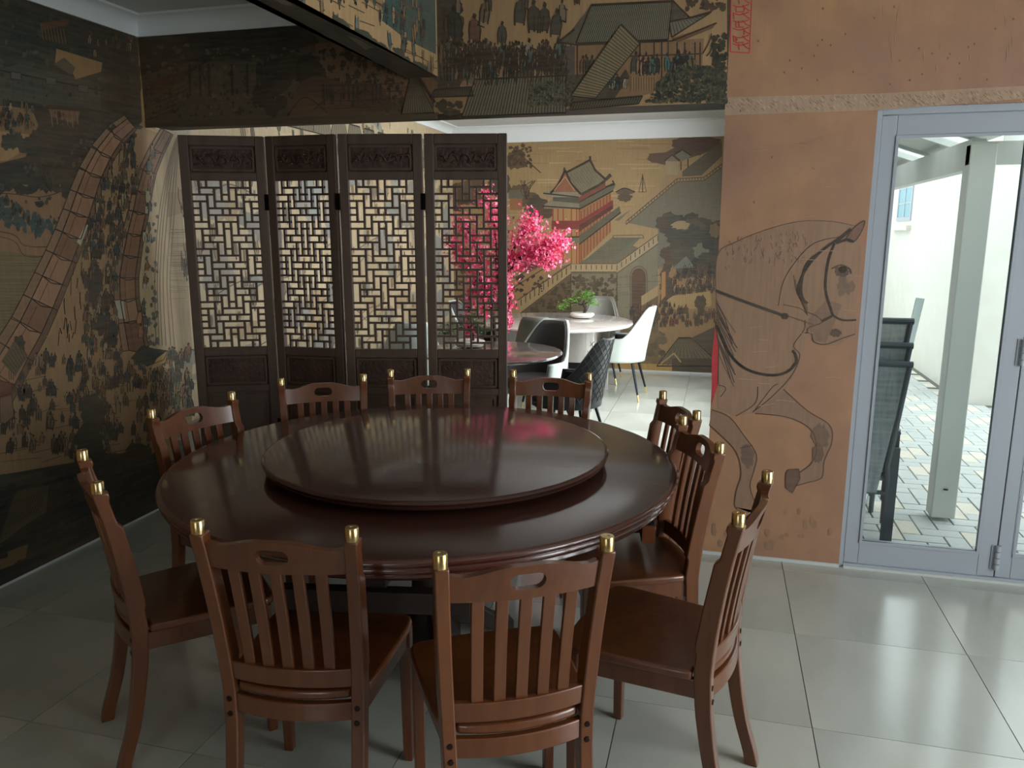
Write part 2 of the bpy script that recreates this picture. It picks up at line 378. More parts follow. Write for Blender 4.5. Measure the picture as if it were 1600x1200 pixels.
# >>>M
# ================================================================== MURALS (flat print on the wallpapered surfaces)
TILEB=(138,96,66); TILEC=(120,82,58)
def tile_band(P,cl,wds,c1,c2,side=1):
    """a bridge parapet drawn as a row of rounded coping tiles along a centre line"""
    n=len(cl)
    for i in range(n-1):
        a=cl[i];b=cl[i+1];dx,dy=b[0]-a[0],b[1]-a[1];L_=math.hypot(dx,dy);nx,ny=-dy/L_,dx/L_
        w1,w2=wds[i]/2,wds[i+1]/2
        dj=rnd.uniform(-12,12); c=tuple(q+dj for q in (c1 if i%3 else c2))
        q=[(a[0]+nx*w1,a[1]+ny*w1),(b[0]+nx*w2,b[1]+ny*w2),(b[0]+dx*.12,b[1]+dy*.12),(b[0]-nx*w2,b[1]-ny*w2),(a[0]-nx*w1,a[1]-ny*w1)]
        P.outline(q,c,INK,7,1.6)
        P.line([(a[0]+nx*w1*.3,a[1]+ny*w1*.3),(b[0]+nx*w2*.3,b[1]+ny*w2*.3)],1.0,(84,58,42),9)
        o=[(a[0]+nx*w1,a[1]+ny*w1),(b[0]+nx*w2,b[1]+ny*w2),(b[0]+nx*(w2+w2*.8),b[1]+ny*(w2+w2*.8)),(a[0]+nx*(w1+w1*.8),a[1]+ny*(w1+w1*.8))]
        P.outline(o,(128,98,70),INK,5,1.2)
        o=[(a[0]-nx*w1,a[1]-ny*w1),(b[0]-nx*w2,b[1]-ny*w2),(b[0]-nx*(w2+w2*.5),b[1]-ny*(w2+w2*.5)),(a[0]-nx*(w1+w1*.5),a[1]-ny*(w1+w1*.5))]
        P.outline(o,(104,76,56),INK,5,1.0)
P=Paint(0,LX,1)
# --- left wall, near half
P.poly([(-400,-260),(215,60),(222,190),(120,300),(60,330),(-400,420)],DK,1)
for (x,y,rx,ry) in ((60,70,70,50),(150,110,60,45),(20,40,60,60),(190,120,34,60),(70,220,60,60),(130,250,60,60),(180,230,40,50),(-80,120,90,80),(-60,260,80,60),(-160,40,90,90)): P.blob(x,y,rx,ry,rnd.choice([DK,DKG,(44,44,36)]),2)
P.poly([(0,108),(30,100),(155,130),(158,172),(0,155),(-200,120),(-200,70)],(66,68,60),3); P.line([(0,110),(160,142)],2,INK,4)
for k in range(11): P.line([(-30+k*16,104+k*2.8),(-26+k*16,150+k*2.5)],.8,(52,54,46),4)
for x,y in ((25,118),(80,126),(130,138)): P.outline([(x-8,y-6),(x+8,y-4),(x+8,y+7),(x-8,y+5)],(84,82,70),INK,5,1)
P.poly([(88,76),(160,98),(158,112),(118,124),(112,110),(86,100)],(150,112,68),4); P.poly([(84,100),(100,90),(118,106),(112,118)],(88,80,64),5)
for k in range(8): P.line([(64+k*5,38+k),(68+k*5,62+k)],1.3,(122,84,50),5)
P.poly([(62,36),(104,30),(108,38),(66,48)],(96,66,44),4)
P.crowd(135,210,58,92,22,10,18,PAL,5); P.crowd(0,55,165,205,24,12,20,PAL,5)
P.poly([(0,165),(50,170),(60,196),(50,215),(40,245),(0,255),(-120,240),(-120,170)],(128,96,60),3); P.crowd(-100,48,185,215,40,12,22,PAL,5)
P.poly([(0,205),(46,210),(40,232),(14,250),(0,252)],(158,120,76),4)
for k in range(6): P.blob(10+k*9,222+rnd.uniform(-8,8),9,14,DKG,5)
P.poly([(75,170),(125,174),(122,186),(112,192),(80,182)],(110,80,56),4)
for k in range(6): P.line([(80+k*8,174),(82+k*8,192+rnd.uniform(0,8))],1.5,(132,98,66),5)
P.poly([(-400,283),(0,285),(80,292),(128,280),(150,262),(120,330),(90,400),(-400,470)],(132,98,66),1)
P.speck(-200,105,305,365,380,2.5,6,TEAL,4,2.0,inside=inpoly([(-220,290),(0,305),(60,340),(105,350),(100,368),(40,362),(0,345),(-220,320)]))
P.speck(-200,100,300,350,130,1.5,3,(28,32,30),5,2.4,inside=inpoly([(-220,290),(0,300),(60,335),(105,345),(60,352),(0,340)]))
for k in range(7):
    x=72+rnd.uniform(-10,10); P.line(P.curve([(80,300),(x,280),(x-14+k*5,258)],4),1.2,INK,5)
P.line(P.curve([(-200,300),(0,302),(60,308),(100,298)]),1.2,INK,3)
P.line(P.curve([(-200,360),(0,362),(40,384),(95,385)]),1.6,(70,54,42),3); P.line(P.curve([(-200,368),(0,370),(40,400),(90,398)]),1.2,(70,54,42),3)
P.poly([(-400,400),(0,392),(80,402),(60,470),(30,520),(0,560),(-400,700)],(112,96,64),2)
for k in range(34): 
    y=400+k*5; x=max(0,92-k*2.7); P.line([(-200+rnd.uniform(0,160),y),(x-rnd.uniform(5,20),y+rnd.uniform(-1,2))],.8,(92,82,56),3)
dark=inpoly([(-300,-200),(213,62),(220,188),(122,296),(62,326),(-300,400)])
P.speck(-250,215,-120,330,420,2,6,(62,66,54),3,1.3,inside=dark,j=10); P.speck(-250,215,-120,330,300,1.5,4,(34,38,32),3,1.3,inside=dark,j=6)
P.speck(-60,216,150,330,120,4,9,(48,50,42),5,1.0,inside=inpoly([(60,175),(215,190),(122,300),(62,330),(40,250)]),j=8)
for k in range(60):
    a=rnd.random(); P.blob(122+a*95+rnd.uniform(-5,5),300-a*108+rnd.uniform(-6,6),rnd.uniform(5,11),rnd.uniform(4,9),DK,2)
for k in range(60):
    P.blob(rnd.uniform(-60,126),rnd.uniform(282,300),rnd.uniform(5,11),rnd.uniform(4,9),DK,3)
# street between the parapets
P.poly([(215,195),(255,210),(235,260),(222,330),(212,400),(210,470),(225,545),(300,560),(300,720),(200,735),(100,760),(0,745),(-400,840),(-400,700),(0,585),(60,520),(100,440),(140,340),(165,270)],(146,114,76),2)
P.poly([(226,200),(276,206),(302,560),(298,600),(235,560),(218,540),(210,470),(214,400),(224,330),(240,260),(258,212)],(166,144,108),2)
for dx in (0,4,8,13,19,24): P.line(P.curve([(276+dx*.2,214),(262+dx*.6,262),(248+dx,340),(242+dx,440),(244+dx*1.2,540)]),1.4,(116,100,74),4)
P.poly([(262,300),(285,300),(292,330),(262,340)],(150,126,90),3)
for k in range(40): y=rnd.uniform(350,470); P.line([(262+rnd.uniform(0,6),y),(288+rnd.uniform(0,8),y+rnd.uniform(-2,2))],.8,(134,116,84),4)
tile_band(P,[(205,192),(182,212),(162,240),(146,272),(134,305),(124,335),(112,368),(98,402),(82,438),(66,474),(48,512),(26,550),(4,590),(-30,640)],[18,22,25,27,29,30,31,32,34,36,38,40,44,48],TILEB,TILEC)
tile_band(P,[(262,206),(246,236),(232,268),(224,300),(218,332),(210,366),(204,400),(199,434),(200,468),(206,502),(214,545)],[13,15,17,19,20,21,23,24,24,24,26],(130,94,66),(112,78,56))
P.poly([(2,565),(22,533),(44,555),(24,588)],(88,80,58),9)
for k in range(8): P.line([(4+k*4,562-k*4),(22+k*3,584-k*3.5)],.9,INK,10)
P.poly([(120,378),(134,350),(138,352),(126,384)],(166,160,130),8); P.poly([(180,470),(193,468),(196,498),(184,498)],(160,156,136),8)
for k in range(60):
    t=rnd.random(); x=170+rnd.uniform(-16,20)-t*70; y=235+t*290; P.line([(x,y),(x+rnd.uniform(-3,3),y+rnd.uniform(8,26))],rnd.uniform(.8,1.6),INK,6)
P.crowd(130,215,225,560,330,11,24,PAL,8,inside=inpoly([(208,215),(232,230),(205,330),(190,400),(180,470),(190,560),(60,560),(110,450),(150,330),(180,250)]))
for k in range(20):
    y=rnd.uniform(240,540); P.figure(236-(y-240)*.05+rnd.uniform(-6,6),y,rnd.uniform(14,26),rnd.choice([(150,144,120),(70,90,86),(140,90,66)]),9)
for (x,y) in ((152,440),(146,455),(158,505),(176,520)): P.blob(x,y,9,20,(34,50,54),9)
P.speck(228,246,300,540,50,1.5,4,(74,84,74),8,1.5)
P.outline([(205,560),(222,540),(240,545),(262,548),(256,562),(230,572)],(34,48,48),INK,9,1); P.poly([(245,560),(262,548),(258,566),(236,578)],(176,142,84),9)
# lower crowd
P.crowd(-300,300,560,650,330,14,26,PAL,6); P.crowd(-300,235,650,745,230,18,32,PAL,6,inside=lambda x,y:y<720-(x-0)*.0)
P.crowd(235,300,560,690,60,12,22,[(96,104,84),(150,118,82),(60,76,72)],7)
for k in range(26):
    y=rnd.uniform(570,740);x=rnd.uniform(-100,200); P.line([(x,y),(x+rnd.uniform(30,70),y-rnd.uniform(6,16))],1,(88,66,46),5)
P.blob(145,650,20,34,DKG,9); P.blob(140,690,22,30,(38,44,36),9); P.blob(30,540,10,18,DKG,9)
P.outline([(0,620),(18,615),(22,650),(8,662),(0,660)],(120,90,66),INK,8,1)
P.poly([(0,600),(16,598),(20,618),(0,622)],(104,60,46),8)
P.poly([(-400,930),(0,742),(26,738),(116,722),(122,700),(150,716),(200,706),(236,730),(330,700),(330,1100),(-400,1500)],(36,38,34),10)
for k in range(16): P.blob(rnd.uniform(120,290),rnd.uniform(700,745),rnd.uniform(10,22),rnd.uniform(8,20),rnd.choice([(40,44,38),DKG,(48,46,38)]),11)
for k in range(14): P.blob(rnd.uniform(-20,110),rnd.uniform(742,760),14,9,(46,50,44),11)
P.poly([(24,768),(76,758),(72,800),(40,820),(0,850),(0,842)],(84,74,54),12)
for k in range(13): P.line([(26+k*4,768-k*.8),(2+k*5,842-k*4)],.9,(44,42,34),13)
P.line([(24,768),(0,800)],5,(30,34,32),13); P.line([(28,764),(112,745)],6,(30,34,32),13)
for q in ([(12,862),(44,850),(40,872),(12,880)],[(0,874),(36,866),(22,882),(0,890)],[(-80,900),(0,872),(0,880),(-80,912)]): P.poly(q,(116,88,50),13)
for k in range(9): P.poly([(-30-k*40,900+k*20),(-8-k*40,886+k*20),(-14-k*40,900+k*22)],(96,74,46),12,6)
P.speck(-200,290,700,900,200,3,8,(46,50,42),12,1.0,inside=inpoly([(110,730),(290,700),(290,760),(0,880),(0,850),(90,800)]),j=8)
# --- left wall beyond the opening (seen over and through the screen)
def lwmap(x,y,s_): return Vector((s_,x,y))
Q=Paint(0,LX,1,lwmap)
Q.poly([(3.9,0),(9,0),(9,2.72),(3.9,2.72)],(198,176,138),1)
for k in range(150):
    y=rnd.uniform(4.05,8.9); z=rnd.uniform(.1,2.6); Q.blob(y,z,rnd.uniform(.05,.28),rnd.uniform(.03,.22),rnd.choice([(182,164,130),(164,154,132),(150,148,136),(188,164,122),(196,176,138),(136,136,126),(176,148,110),(140,144,138)]),2)
for k in range(420):
    y=rnd.uniform(4.05,8.9); z=rnd.uniform(.1,2.65); Q.figure(y,z,rnd.uniform(.06,.16),rnd.choice([(112,104,84),(132,122,98),(142,118,84),(98,94,80),(168,150,118)]),4)
for k in range(30):
    y=rnd.uniform(4.1,8.5); z=rnd.uniform(.3,2.5); Q.line(Q.curve([(y,z),(y+.2,z+.06),(y+.5,z+rnd.uniform(-.1,.16))],5),.008,(96,84,62),5)
for k in range(16):
    y=4.3+k*.29; Q.roof([(y,2.5),(y+.2,2.5),(y+.26,2.36),(y-.06,2.36)],(120,112,90),7,(70,64,50),5,wd=.006,ew=.01)
Q.poly([(3.9,0),(9,0),(9,.55),(3.9,.45)],(120,118,104),3)
Q.done(wl)
P.done(wl)
# --- beam above the opening
P=Paint(1,WY,-1)
P.poly([(215,60),(684,-10),(684,186),(215,200)],(74,66,50),1)  # left part: its dim light is put into the dark print colours
P.poly([(560,60),(640,112),(684,122),(684,160),(520,150),(490,70)],(112,80,54),2)
P.poly([(215,60),(470,30),(500,66),(420,90),(300,96),(215,120)],(40,38,34),3)
P.poly([(238,152),(290,128),(292,160),(262,176),(232,192),(222,190)],(82,70,50),4)
for k in range(5):
    P.line([(240-k*3,156+k*8),(292-k*2,132+k*9)],1.2,INK,5)
    for q in range(5): P.line([(246+q*11-k*3,154-q*5+k*8),(246+q*11-k*3,162-q*5+k*8)],1.1,INK,5)
P.poly([(222,130),(290,110),(288,126),(236,150)],(72,44,32),3)
P.line(P.curve([(290,116),(330,92),(372,90),(400,98),(430,120)]),5,(28,30,26),5)
for k in range(5): P.line([(296,104+k*3),(346,88+k*2),(400,94+k*4)],.8,(62,54,42),6)
for x in (296,312,326,362,386,402): P.line([(x,100),(x+1,150)],4,(34,36,32),6)
for (x,y,rx,ry,c) in ((430,120,26,30,(36,36,30)),(456,104,24,22,(50,44,32)),(482,112,22,30,(32,34,28)),(412,150,18,18,(48,42,30)),(500,140,40,20,(70,46,34)),(560,150,46,22,(76,50,36)),(478,166,36,16,(92,66,44)),(530,164,36,18,(86,58,40)),(580,160,34,16,(70,44,34)),(424,168,12,14,(46,42,32)),(440,160,10,12,(40,38,30))): P.blob(x,y,rx,ry,c,6,26,.14)
for (a,b,c) in (((450,180),(476,152),(512,176)),((490,172),(536,140),(580,172)),((548,168),(570,140),(600,168))): P.line(P.curve([a,b,c]),1.6,INK,8)
P.speck(400,640,80,140,160,2,5,(34,36,30),5,1.8)
for k in range(22): x=rnd.uniform(500,630); P.line([(x,132),(x+rnd.uniform(-2,2),132+rnd.uniform(14,34))],rnd.uniform(1.5,4),(30,32,28),9)
for y in (130,142,154,166): P.line([(520,y+4),(632,y)],1.4,(34,34,28),9)
P.roof([(642,120),(652,120),(678,176),(628,178)],(104,98,74),12,(46,44,34),10)
P.line([(656,122),(680,160)],3,INK,13); P.poly([(215,190),(640,178),(640,190),(215,200)],(66,58,42),9)
P.speck(225,640,70,182,260,2,6,(88,76,56),5,.8,j=10); P.speck(225,640,70,182,260,1.5,4,(40,40,34),6,1.4,j=6)
# right part: bright busy scene
P.poly([(684,-20),(1136,-20),(1136,160),(684,178)],(172,134,90),1)
P.speck(684,720,0,140,120,3,9,(62,58,48),3,1.6); P.poly([(684,0),(700,0),(700,150),(684,180)],(64,58,48),2)
P.poly([(700,90),(840,76),(880,110),(880,150),(700,160)],(150,114,78),2)
P.crowd(690,882,96,134,120,28,44,[(96,96,84),(148,116,84),(70,74,70),(116,92,70),(156,142,116),(62,92,86),(112,74,58),(150,128,98)],5)
P.crowd(690,880,84,98,44,22,30,PAL,4)
for x,y,h in ((712,62,56),(742,66,46),(756,38,44),(784,70,38),(812,40,50),(836,52,54),(848,52,50),(868,58,46),(880,34,36),(902,8,30),(716,22,30),(764,18,34),(820,16,36),(700,52,30)): P.figure(x,y,h,rnd.choice([(64,70,66),(120,100,78),(96,58,44),(54,60,62)]),6)
P.roof([(742,124),(884,118),(884,176),(722,182)],(112,106,84),34,(40,40,32),6,wd=1.3)
P.roof([(680,140),(736,136),(740,150),(672,152)],(66,64,54),16,(36,38,32),6); P.poly([(680,152),(728,150),(722,174),(676,176)],(150,116,74),5)
P.speck(680,722,160,176,24,4,7,(52,54,40),7)
P.poly([(884,118),(960,112),(960,160),(884,166)],(70,66,52),5)
P.speck(826,900,128,166,240,1.5,3.4,(84,84,66),8); P.speck(826,900,128,166,160,1.5,3,(46,50,40),8)
# great hall on the right
P.poly([(884,72),(1100,60),(1096,118),(980,158),(884,150)],(140,104,70),3)
for x in (884,892,902,1000,1022,1034,1044,1058,1070,1086,1094): P.line([(x,66),(x,122)],2.2,(50,40,32),5)
P.poly([(880,72),(898,72),(898,118),(880,118)],(78,76,70),5)
P.roof([(924,8),(1050,2),(1044,62),(900,68)],(120,118,98),44,(44,44,36),7,wd=1.1,ew=3)
P.poly([(924,8),(900,68),(872,68),(896,44)],(86,84,70),6); P.line([(898,46),(872,66),(900,70),(1044,64)],3,INK,9)
P.poly([(1050,2),(1072,26),(1036,48)],(70,68,60),7); P.line([(1050,0),(1078,28),(1112,18)],3,INK,9)
P.roof([(1046,34),(1096,24),(1110,20),(1050,58)],(112,110,94),12,(44,44,36),8,wd=1)
P.poly([(1050,60),(1118,38),(1114,44),(1060,66)],(112,74,50),9); P.line([(900,70),(1050,64),(1120,36)],2,INK,9)
P.crowd(905,1000,112,118,0,20,30,PAL,6); P.crowd(900,930,112,118,5,26,34,PAL,6); P.crowd(985,1030,112,120,10,26,36,[(178,160,134),(60,100,96),(44,54,56),(150,104,72)],6)
P.crowd(1036,1078,100,118,12,24,34,[(60,104,100),(44,54,56),(160,140,110)],6)
P.line([(980,88),(1096,84)],2.4,(70,48,36),7)
P.roof([(970,38),(1000,68),(930,154),(892,150)],(136,120,88),0,(54,50,38),12,ew=2.4)
for k in range(26):
    t=k/26; P.line([(970+(893-970)*t,38+(150-38)*t+1),(1000+(930-1000)*t,68+(154-68)*t+1)],1.3,(60,54,40),14)
P.poly([(946,150),(978,108),(984,120),(960,154)],(60,56,46),6); P.crowd(950,982,126,146,14,12,20,[(150,146,128),(60,100,96),(48,58,60)],9)
P.poly([(984,120),(1026,118),(1020,142),(984,142)],(150,116,74),8)
for k in range(10): P.line([(986+k*4,120),(986+k*4,142)],1,(74,56,40),9)
P.poly([(1020,142),(1082,88),(1090,96),(1046,142)],(104,92,62),7)
for k in range(10): P.line([(1026+k*6,136-k*5),(1030+k*6,142-k*4)],1.6,INK,9)
P.speck(1010,1134,104,160,620,1.6,4,(70,72,54),10,inside=inpoly([(1010,160),(1030,125),(1080,90),(1096,104),(1120,58),(1134,52),(1134,168),(1010,166)]))
P.speck(1010,1134,104,160,420,1.4,3.2,(36,44,36),11,inside=inpoly([(1010,160),(1030,125),(1080,90),(1096,104),(1120,58),(1134,52),(1134,168),(1010,166)]))
P.speck(1114,1136,54,160,90,3,6,(44,48,38),9)
P.line(P.curve([(1098,84),(1108,66),(1112,52)]),1.5,INK,10); P.line(P.curve([(1104,88),(1110,80),(1116,60)]),1.5,INK,10)
P.roof([(895,160),(1004,150),(998,162),(890,172)],(84,82,66),26,(36,38,32),13,wd=1.6)
P.speck(1070,1132,0,14,30,2,7,(60,50,40),5); P.line([(1076,2),(1082,12)],2,INK,6); P.line([(1100,2),(1098,14)],2,INK,6)
for k in range(4): P.crowd(-100+0*k,0,0,0,0,1,1,PAL)
P.done(wb)
# --- ceiling beam side face and soffit
def bmap(x,y,s_): return Vector((bxs(min(x,WY-.001),1)+.0003+s_,min(x,WY-.001),max(y,sof+.001)))
S_=Paint(0,0,1,bmap)
S_.poly([(-2.8,sof),(WY,sof),(WY,CZ),(-2.8,CZ)],(178,142,94),1)
S_.poly([(3.2,2.46),(3.45,2.44),(3.8,2.45),(3.8,2.72),(3.3,2.73)],(52,84,80),2)
S_.poly([(2.85,2.52),(3.22,2.50),(3.22,2.70),(2.85,2.72)],(150,118,78),3)
for k in range(5): S_.line([(2.85,2.53+k*.04),(3.22,2.515+k*.04)],.006,(90,70,50),4)
for k in range(30): S_.blob(rnd.uniform(-2.5,3.7),rnd.uniform(2.6,2.72),rnd.uniform(.05,.14),rnd.uniform(.03,.08),rnd.choice([(56,84,80),(64,80,70),(120,96,68)]),2)
for k in range(420): S_.figure(rnd.uniform(-2.6,3.75),rnd.uniform(2.36,2.66),rnd.uniform(.05,.10),rnd.choice([(46,84,88),(54,66,70),(136,104,76),(90,110,104),(150,120,90)]),5)
for k in range(60): S_.blob(rnd.uniform(-2.6,3.78),2.352+rnd.uniform(0,.02),rnd.uniform(.03,.08),rnd.uniform(.006,.02),(50,58,50),7)
for k in range(26): y=rnd.uniform(2.2,3.8);z=rnd.uniform(2.36,2.6); S_.line([(y,z),(y+rnd.uniform(.1,.3),z+rnd.uniform(-.01,.02))],.004,(96,72,50),6)
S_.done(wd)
def smap(x,y,s_): return Vector((bxs(y,0)+(bxs(y,1)-bxs(y,0))*x,y,sof-(s_)-.0003))
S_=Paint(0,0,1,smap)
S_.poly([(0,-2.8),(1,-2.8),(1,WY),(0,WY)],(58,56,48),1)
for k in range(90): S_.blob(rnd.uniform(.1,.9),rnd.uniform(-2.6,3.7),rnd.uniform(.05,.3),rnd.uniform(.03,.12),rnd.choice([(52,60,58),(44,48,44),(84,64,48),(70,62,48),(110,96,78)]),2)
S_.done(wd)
# --- far wall
P=Paint(1,FY,-1)
P.poly([(280,170),(1132,170),(1132,640),(280,640)],(158,130,84),1)
for k in range(150):
    y=rnd.uniform(215,345);x=rnd.uniform(560,1090); P.line([(x,y),(x+rnd.uniform(20,70),y+rnd.uniform(-1,1))],rnd.uniform(1,2.4),rnd.choice([(158,126,80),(164,134,86),(150,116,72),(178,148,98)]),2)
# fields and lower ground
P.poly([(280,390),(790,430),(860,410),(870,500),(1128,430),(1132,640),(280,640)],(146,116,74),2)
# trees and roofs behind blossom
for (x,y,rx,ry) in ((806,250,18,16),(812,300,16,14),(822,312,22,14),(838,322,20,18),(850,330,16,14),(780,290,20,20),(740,300,30,24),(700,310,30,26),(660,300,40,30)): P.blob(x,y,rx,ry,rnd.choice([(78,62,46),(92,74,54),(70,60,48)]),3)
P.line([(800,230),(845,270)],1.5,(50,40,32),4); P.speck(793,830,225,262,70,1.5,4,(74,56,42),4)
P.poly([(795,298),(822,296),(818,310),(795,310)],(96,92,80),5); P.poly([(797,310),(816,310),(816,328),(797,328)],(150,96,60),5)
for k in range(8): P.line(P.curve([(823,312),(823+rnd.uniform(-10,10),296),(823+rnd.uniform(-14,14),282)],4),.8,(50,40,32),6)
P.poly([(793,395),(862,390),(862,425),(793,425)],(96,74,54),3); P.speck(795,870,380,415,60,3,7,(62,50,40),4)
# city wall climbing to the right
P.poly([(1128,225),(1128,640),(1030,640),(1028,400),(960,372),(958,392),(866,420),(780,500),(280,560),(280,640),(1128,640)],(106,96,72),3)
P.poly([(960,344),(1058,280),(1128,260),(1128,430),(1028,420),(1028,358)],(104,102,84),4)
P.poly([(960,352),(1044,272),(1064,274),(1120,232),(1128,215),(1128,262),(1100,282),(1058,282),(976,350)],(156,126,84),5)
P.poly([(1066,268),(1128,220),(1128,244),(1096,274),(1066,276)],(88,82,66),6)
def crenel(a,b,n,h,c,l=7,dc=(70,58,44)):
    P.poly([a,b,(b[0],b[1]+h),(a[0],a[1]+h)],c,l); P.line([a,b],1.2,dc,l+1); P.line([(a[0],a[1]+h),(b[0],b[1]+h)],1.2,dc,l+1)
    for i in range(n+1):
        t=i/n;x=a[0]+(b[0]-a[0])*t;y=a[1]+(b[1]-a[1])*t; P.line([(x,y+h*.15),(x,y+h*.7)],1.3,dc,l+1)
crenel((978,346),(1058,279),18,5,(150,124,88)); crenel((1058,279),(1100,277),9,5,(150,124,88)); crenel((1100,277),(1128,256),6,5,(150,124,88))
P.poly([(912,408),(960,368),(1004,368),(966,408)],(94,96,78),6); P.outline([(958,368),(1004,367),(1006,372),(958,372)],(150,126,90),INK,7,.8)
for k in range(12): P.line([(916+k*4,404-k*2.6),(960+k*3,402-k*2.6)],.9,(80,82,66),7)
P.poly([(892,428),(964,428),(1028,380),(1028,600),(892,600)],(120,110,84),5); P.poly([(964,428),(1028,380),(1028,600),(964,600)],(116,110,88),6)
P.line([(964,428),(964,500)],1.2,INK,8); P.line([(892,428),(892,500)],1.2,INK,8)
crenel((892,412),(964,412),9,13,(168,144,104)); crenel((964,412),(1028,366),9,15,(160,140,104))
for k in range(60):
    x=rnd.uniform(895,1026);y=rnd.uniform(430,520); P.line([(x,y),(x+rnd.uniform(8,26),y-rnd.uniform(0,6))],.8,(98,90,68),7)
P.poly([(987,500)]+[(998+11*math.cos(R(a)),432+13*math.sin(R(a))) for a in range(180,361,20)]+[(1009,500)],(78,56,44),9)
P.line([(985,500)]+[(998+13*math.cos(R(a)),431+15*math.sin(R(a))) for a in range(180,361,20)]+[(1011,500)],2,(92,86,68),9)
for y in range(440,498,5): P.line([(988,y),(1008,y)],.8,(60,44,36),10)
P.poly([(1002,463),(1028,446),(1028,462),(1002,478)],(160,134,92),11); P.poly([(1002,478),(1028,462),(1028,520),(1002,520)],(104,82,58),10)
# ramp of the wall lower left
P.poly([(793,480),(892,412),(892,428),(793,505)],(160,132,88),7)
for k in range(14): t=k/14; P.line([(793+99*t,482-68*t),(793+99*t,492-68*t)],1.4,(64,52,40),9)
P.line([(793,480),(892,412)],1.5,(70,56,42),9); P.line([(793,505),(892,428)],1.2,(70,56,42),9)
P.poly([(793,440),(850,415),(880,418),(793,478)],(150,114,70),6); P.line([(793,455),(862,412)],1.5,(70,56,42),8); P.line([(793,440),(840,415)],1.5,(70,56,42),8)
P.poly([(793,505),(892,430),(892,520),(793,560)],(96,78,56),6)
P.speck(795,892,440,520,220,1.5,5,(66,56,42),8,inside=inpoly([(793,508),(892,432),(892,520),(793,540)])); P.speck(900,960,430,470,80,1.5,5,(74,66,50),9); P.speck(800,850,430,460,30,1.5,4,(60,46,36),9)
P.speck(893,964,430,470,50,2,4,(70,60,46),9)
# tower
P.poly([(868,400),(960,395),(958,325),(1000,300),(962,280),(862,290)],(0,0,0),0)
P.poly([(863,325),(905,325),(905,412),(863,412)],(166,124,72),8); P.poly([(905,325),(955,296),(955,362),(905,412)],(150,104,60),8)
for x in (864,872,880,893,901,905): P.line([(x,326),(x,412)],1.5,(150,52,40),10)
for k in range(10): x=908+k*5; P.line([(x,330-k*3),(x,408-k*5)],1.4,(140,48,40),10)
P.poly([(862,345),(905,345),(958,312),(958,322),(905,358),(862,358)],(130,44,42),11); P.poly([(905,352),(958,320),(958,326),(905,362)],(84,40,36),12)
P.poly([(862,372),(905,370),(905,380),(862,380)],(112,106,84),11); P.poly([(905,368),(968,322),(970,332),(905,382)],(88,84,66),12); P.line([(905,382),(970,332)],1.8,INK,13); P.line([(858,372),(905,370)],2,INK,13)
P.poly([(850,320),(862,312),(905,316),(904,326),(850,326)],(128,122,98),11); P.line([(848,322),(905,326)],2,INK,13)
P.poly([(905,316),(956,286),(962,288),(958,298),(905,326)],(96,90,72),12); P.line([(905,327),(958,298)],2,INK,13); P.line([(905,316),(960,286)],1.5,INK,13)
P.poly([(864,306),(905,308),(905,318),(864,314)],(70,76,66),11); P.poly([(905,308),(946,282),(946,292),(905,318)],(120,62,48),11)
P.poly([(850,300),(862,296),(906,300),(902,308),(856,308)],(136,132,108),12); P.line([(849,302),(904,308)],2,INK,14)
P.poly([(862,300),(882,268),(902,300)],(146,84,58),13); P.line([(860,302),(872,290),(883,266)],3.4,INK,14); P.line([(883,266),(892,286),(908,304)],3.4,INK,14); P.line([(866,298),(883,276),(898,298)],1.5,(170,140,96),14)
P.poly([(884,270),(922,252),(944,280),(936,288),(908,304)],(116,112,86),12)
P.line([(882,268),(882,262)],3,INK,14); P.line([(884,270),(922,250),(922,244)],3.4,INK,14); P.line([(922,250),(930,266),(946,280),(954,272)],3.4,INK,14); P.line([(908,304),(938,288),(955,274)],4,(52,46,38),14)
P.line([(946,292),(960,288),(957,282)],2.4,INK,14)
for k in range(9): P.line([(888+k*4,274-k*2),(908+k*3.4,298-k*2.2)],.7,(92,88,68),13)
# small gatehouse, boat, far trees
P.poly([(1014,240),(1040,238),(1090,210),(1128,218),(1128,226),(1100,240),(1040,258),(1016,252)],(90,66,54),4); P.blob(1030,248,20,9,(84,62,50),5); P.blob(1080,228,34,16,(78,60,52),5)
P.poly([(1040,252),(1060,252),(1060,274),(1040,272)],(160,140,104),7); P.poly([(1038,252),(1050,242),(1062,252)],(120,110,88),8); P.line([(1038,252),(1050,242),(1062,252)],1.5,INK,9)
P.poly([(1054,242),(1066,234),(1080,244),(1066,252)],(110,108,88),8); P.line([(1053,242),(1066,234),(1080,243)],2,INK,9); P.line([(1064,252),(1064,266)],1.6,INK,9); P.line([(1075,248),(1075,262)],1.6,INK,9)
P.blob(978,300,14,6,(94,76,56),5); P.blob(976,308,12,8,(88,72,54),5); P.line([(1004,272),(1004,300)],1.4,(50,40,32),6); P.line([(1004,274),(998,300),(1010,300),(1004,274)],.8,(50,40,32),6)
P.line(P.curve([(962,300),(976,294),(992,300)]),1.5,INK,7)
P.blob(880,0,1,1,INK,1)
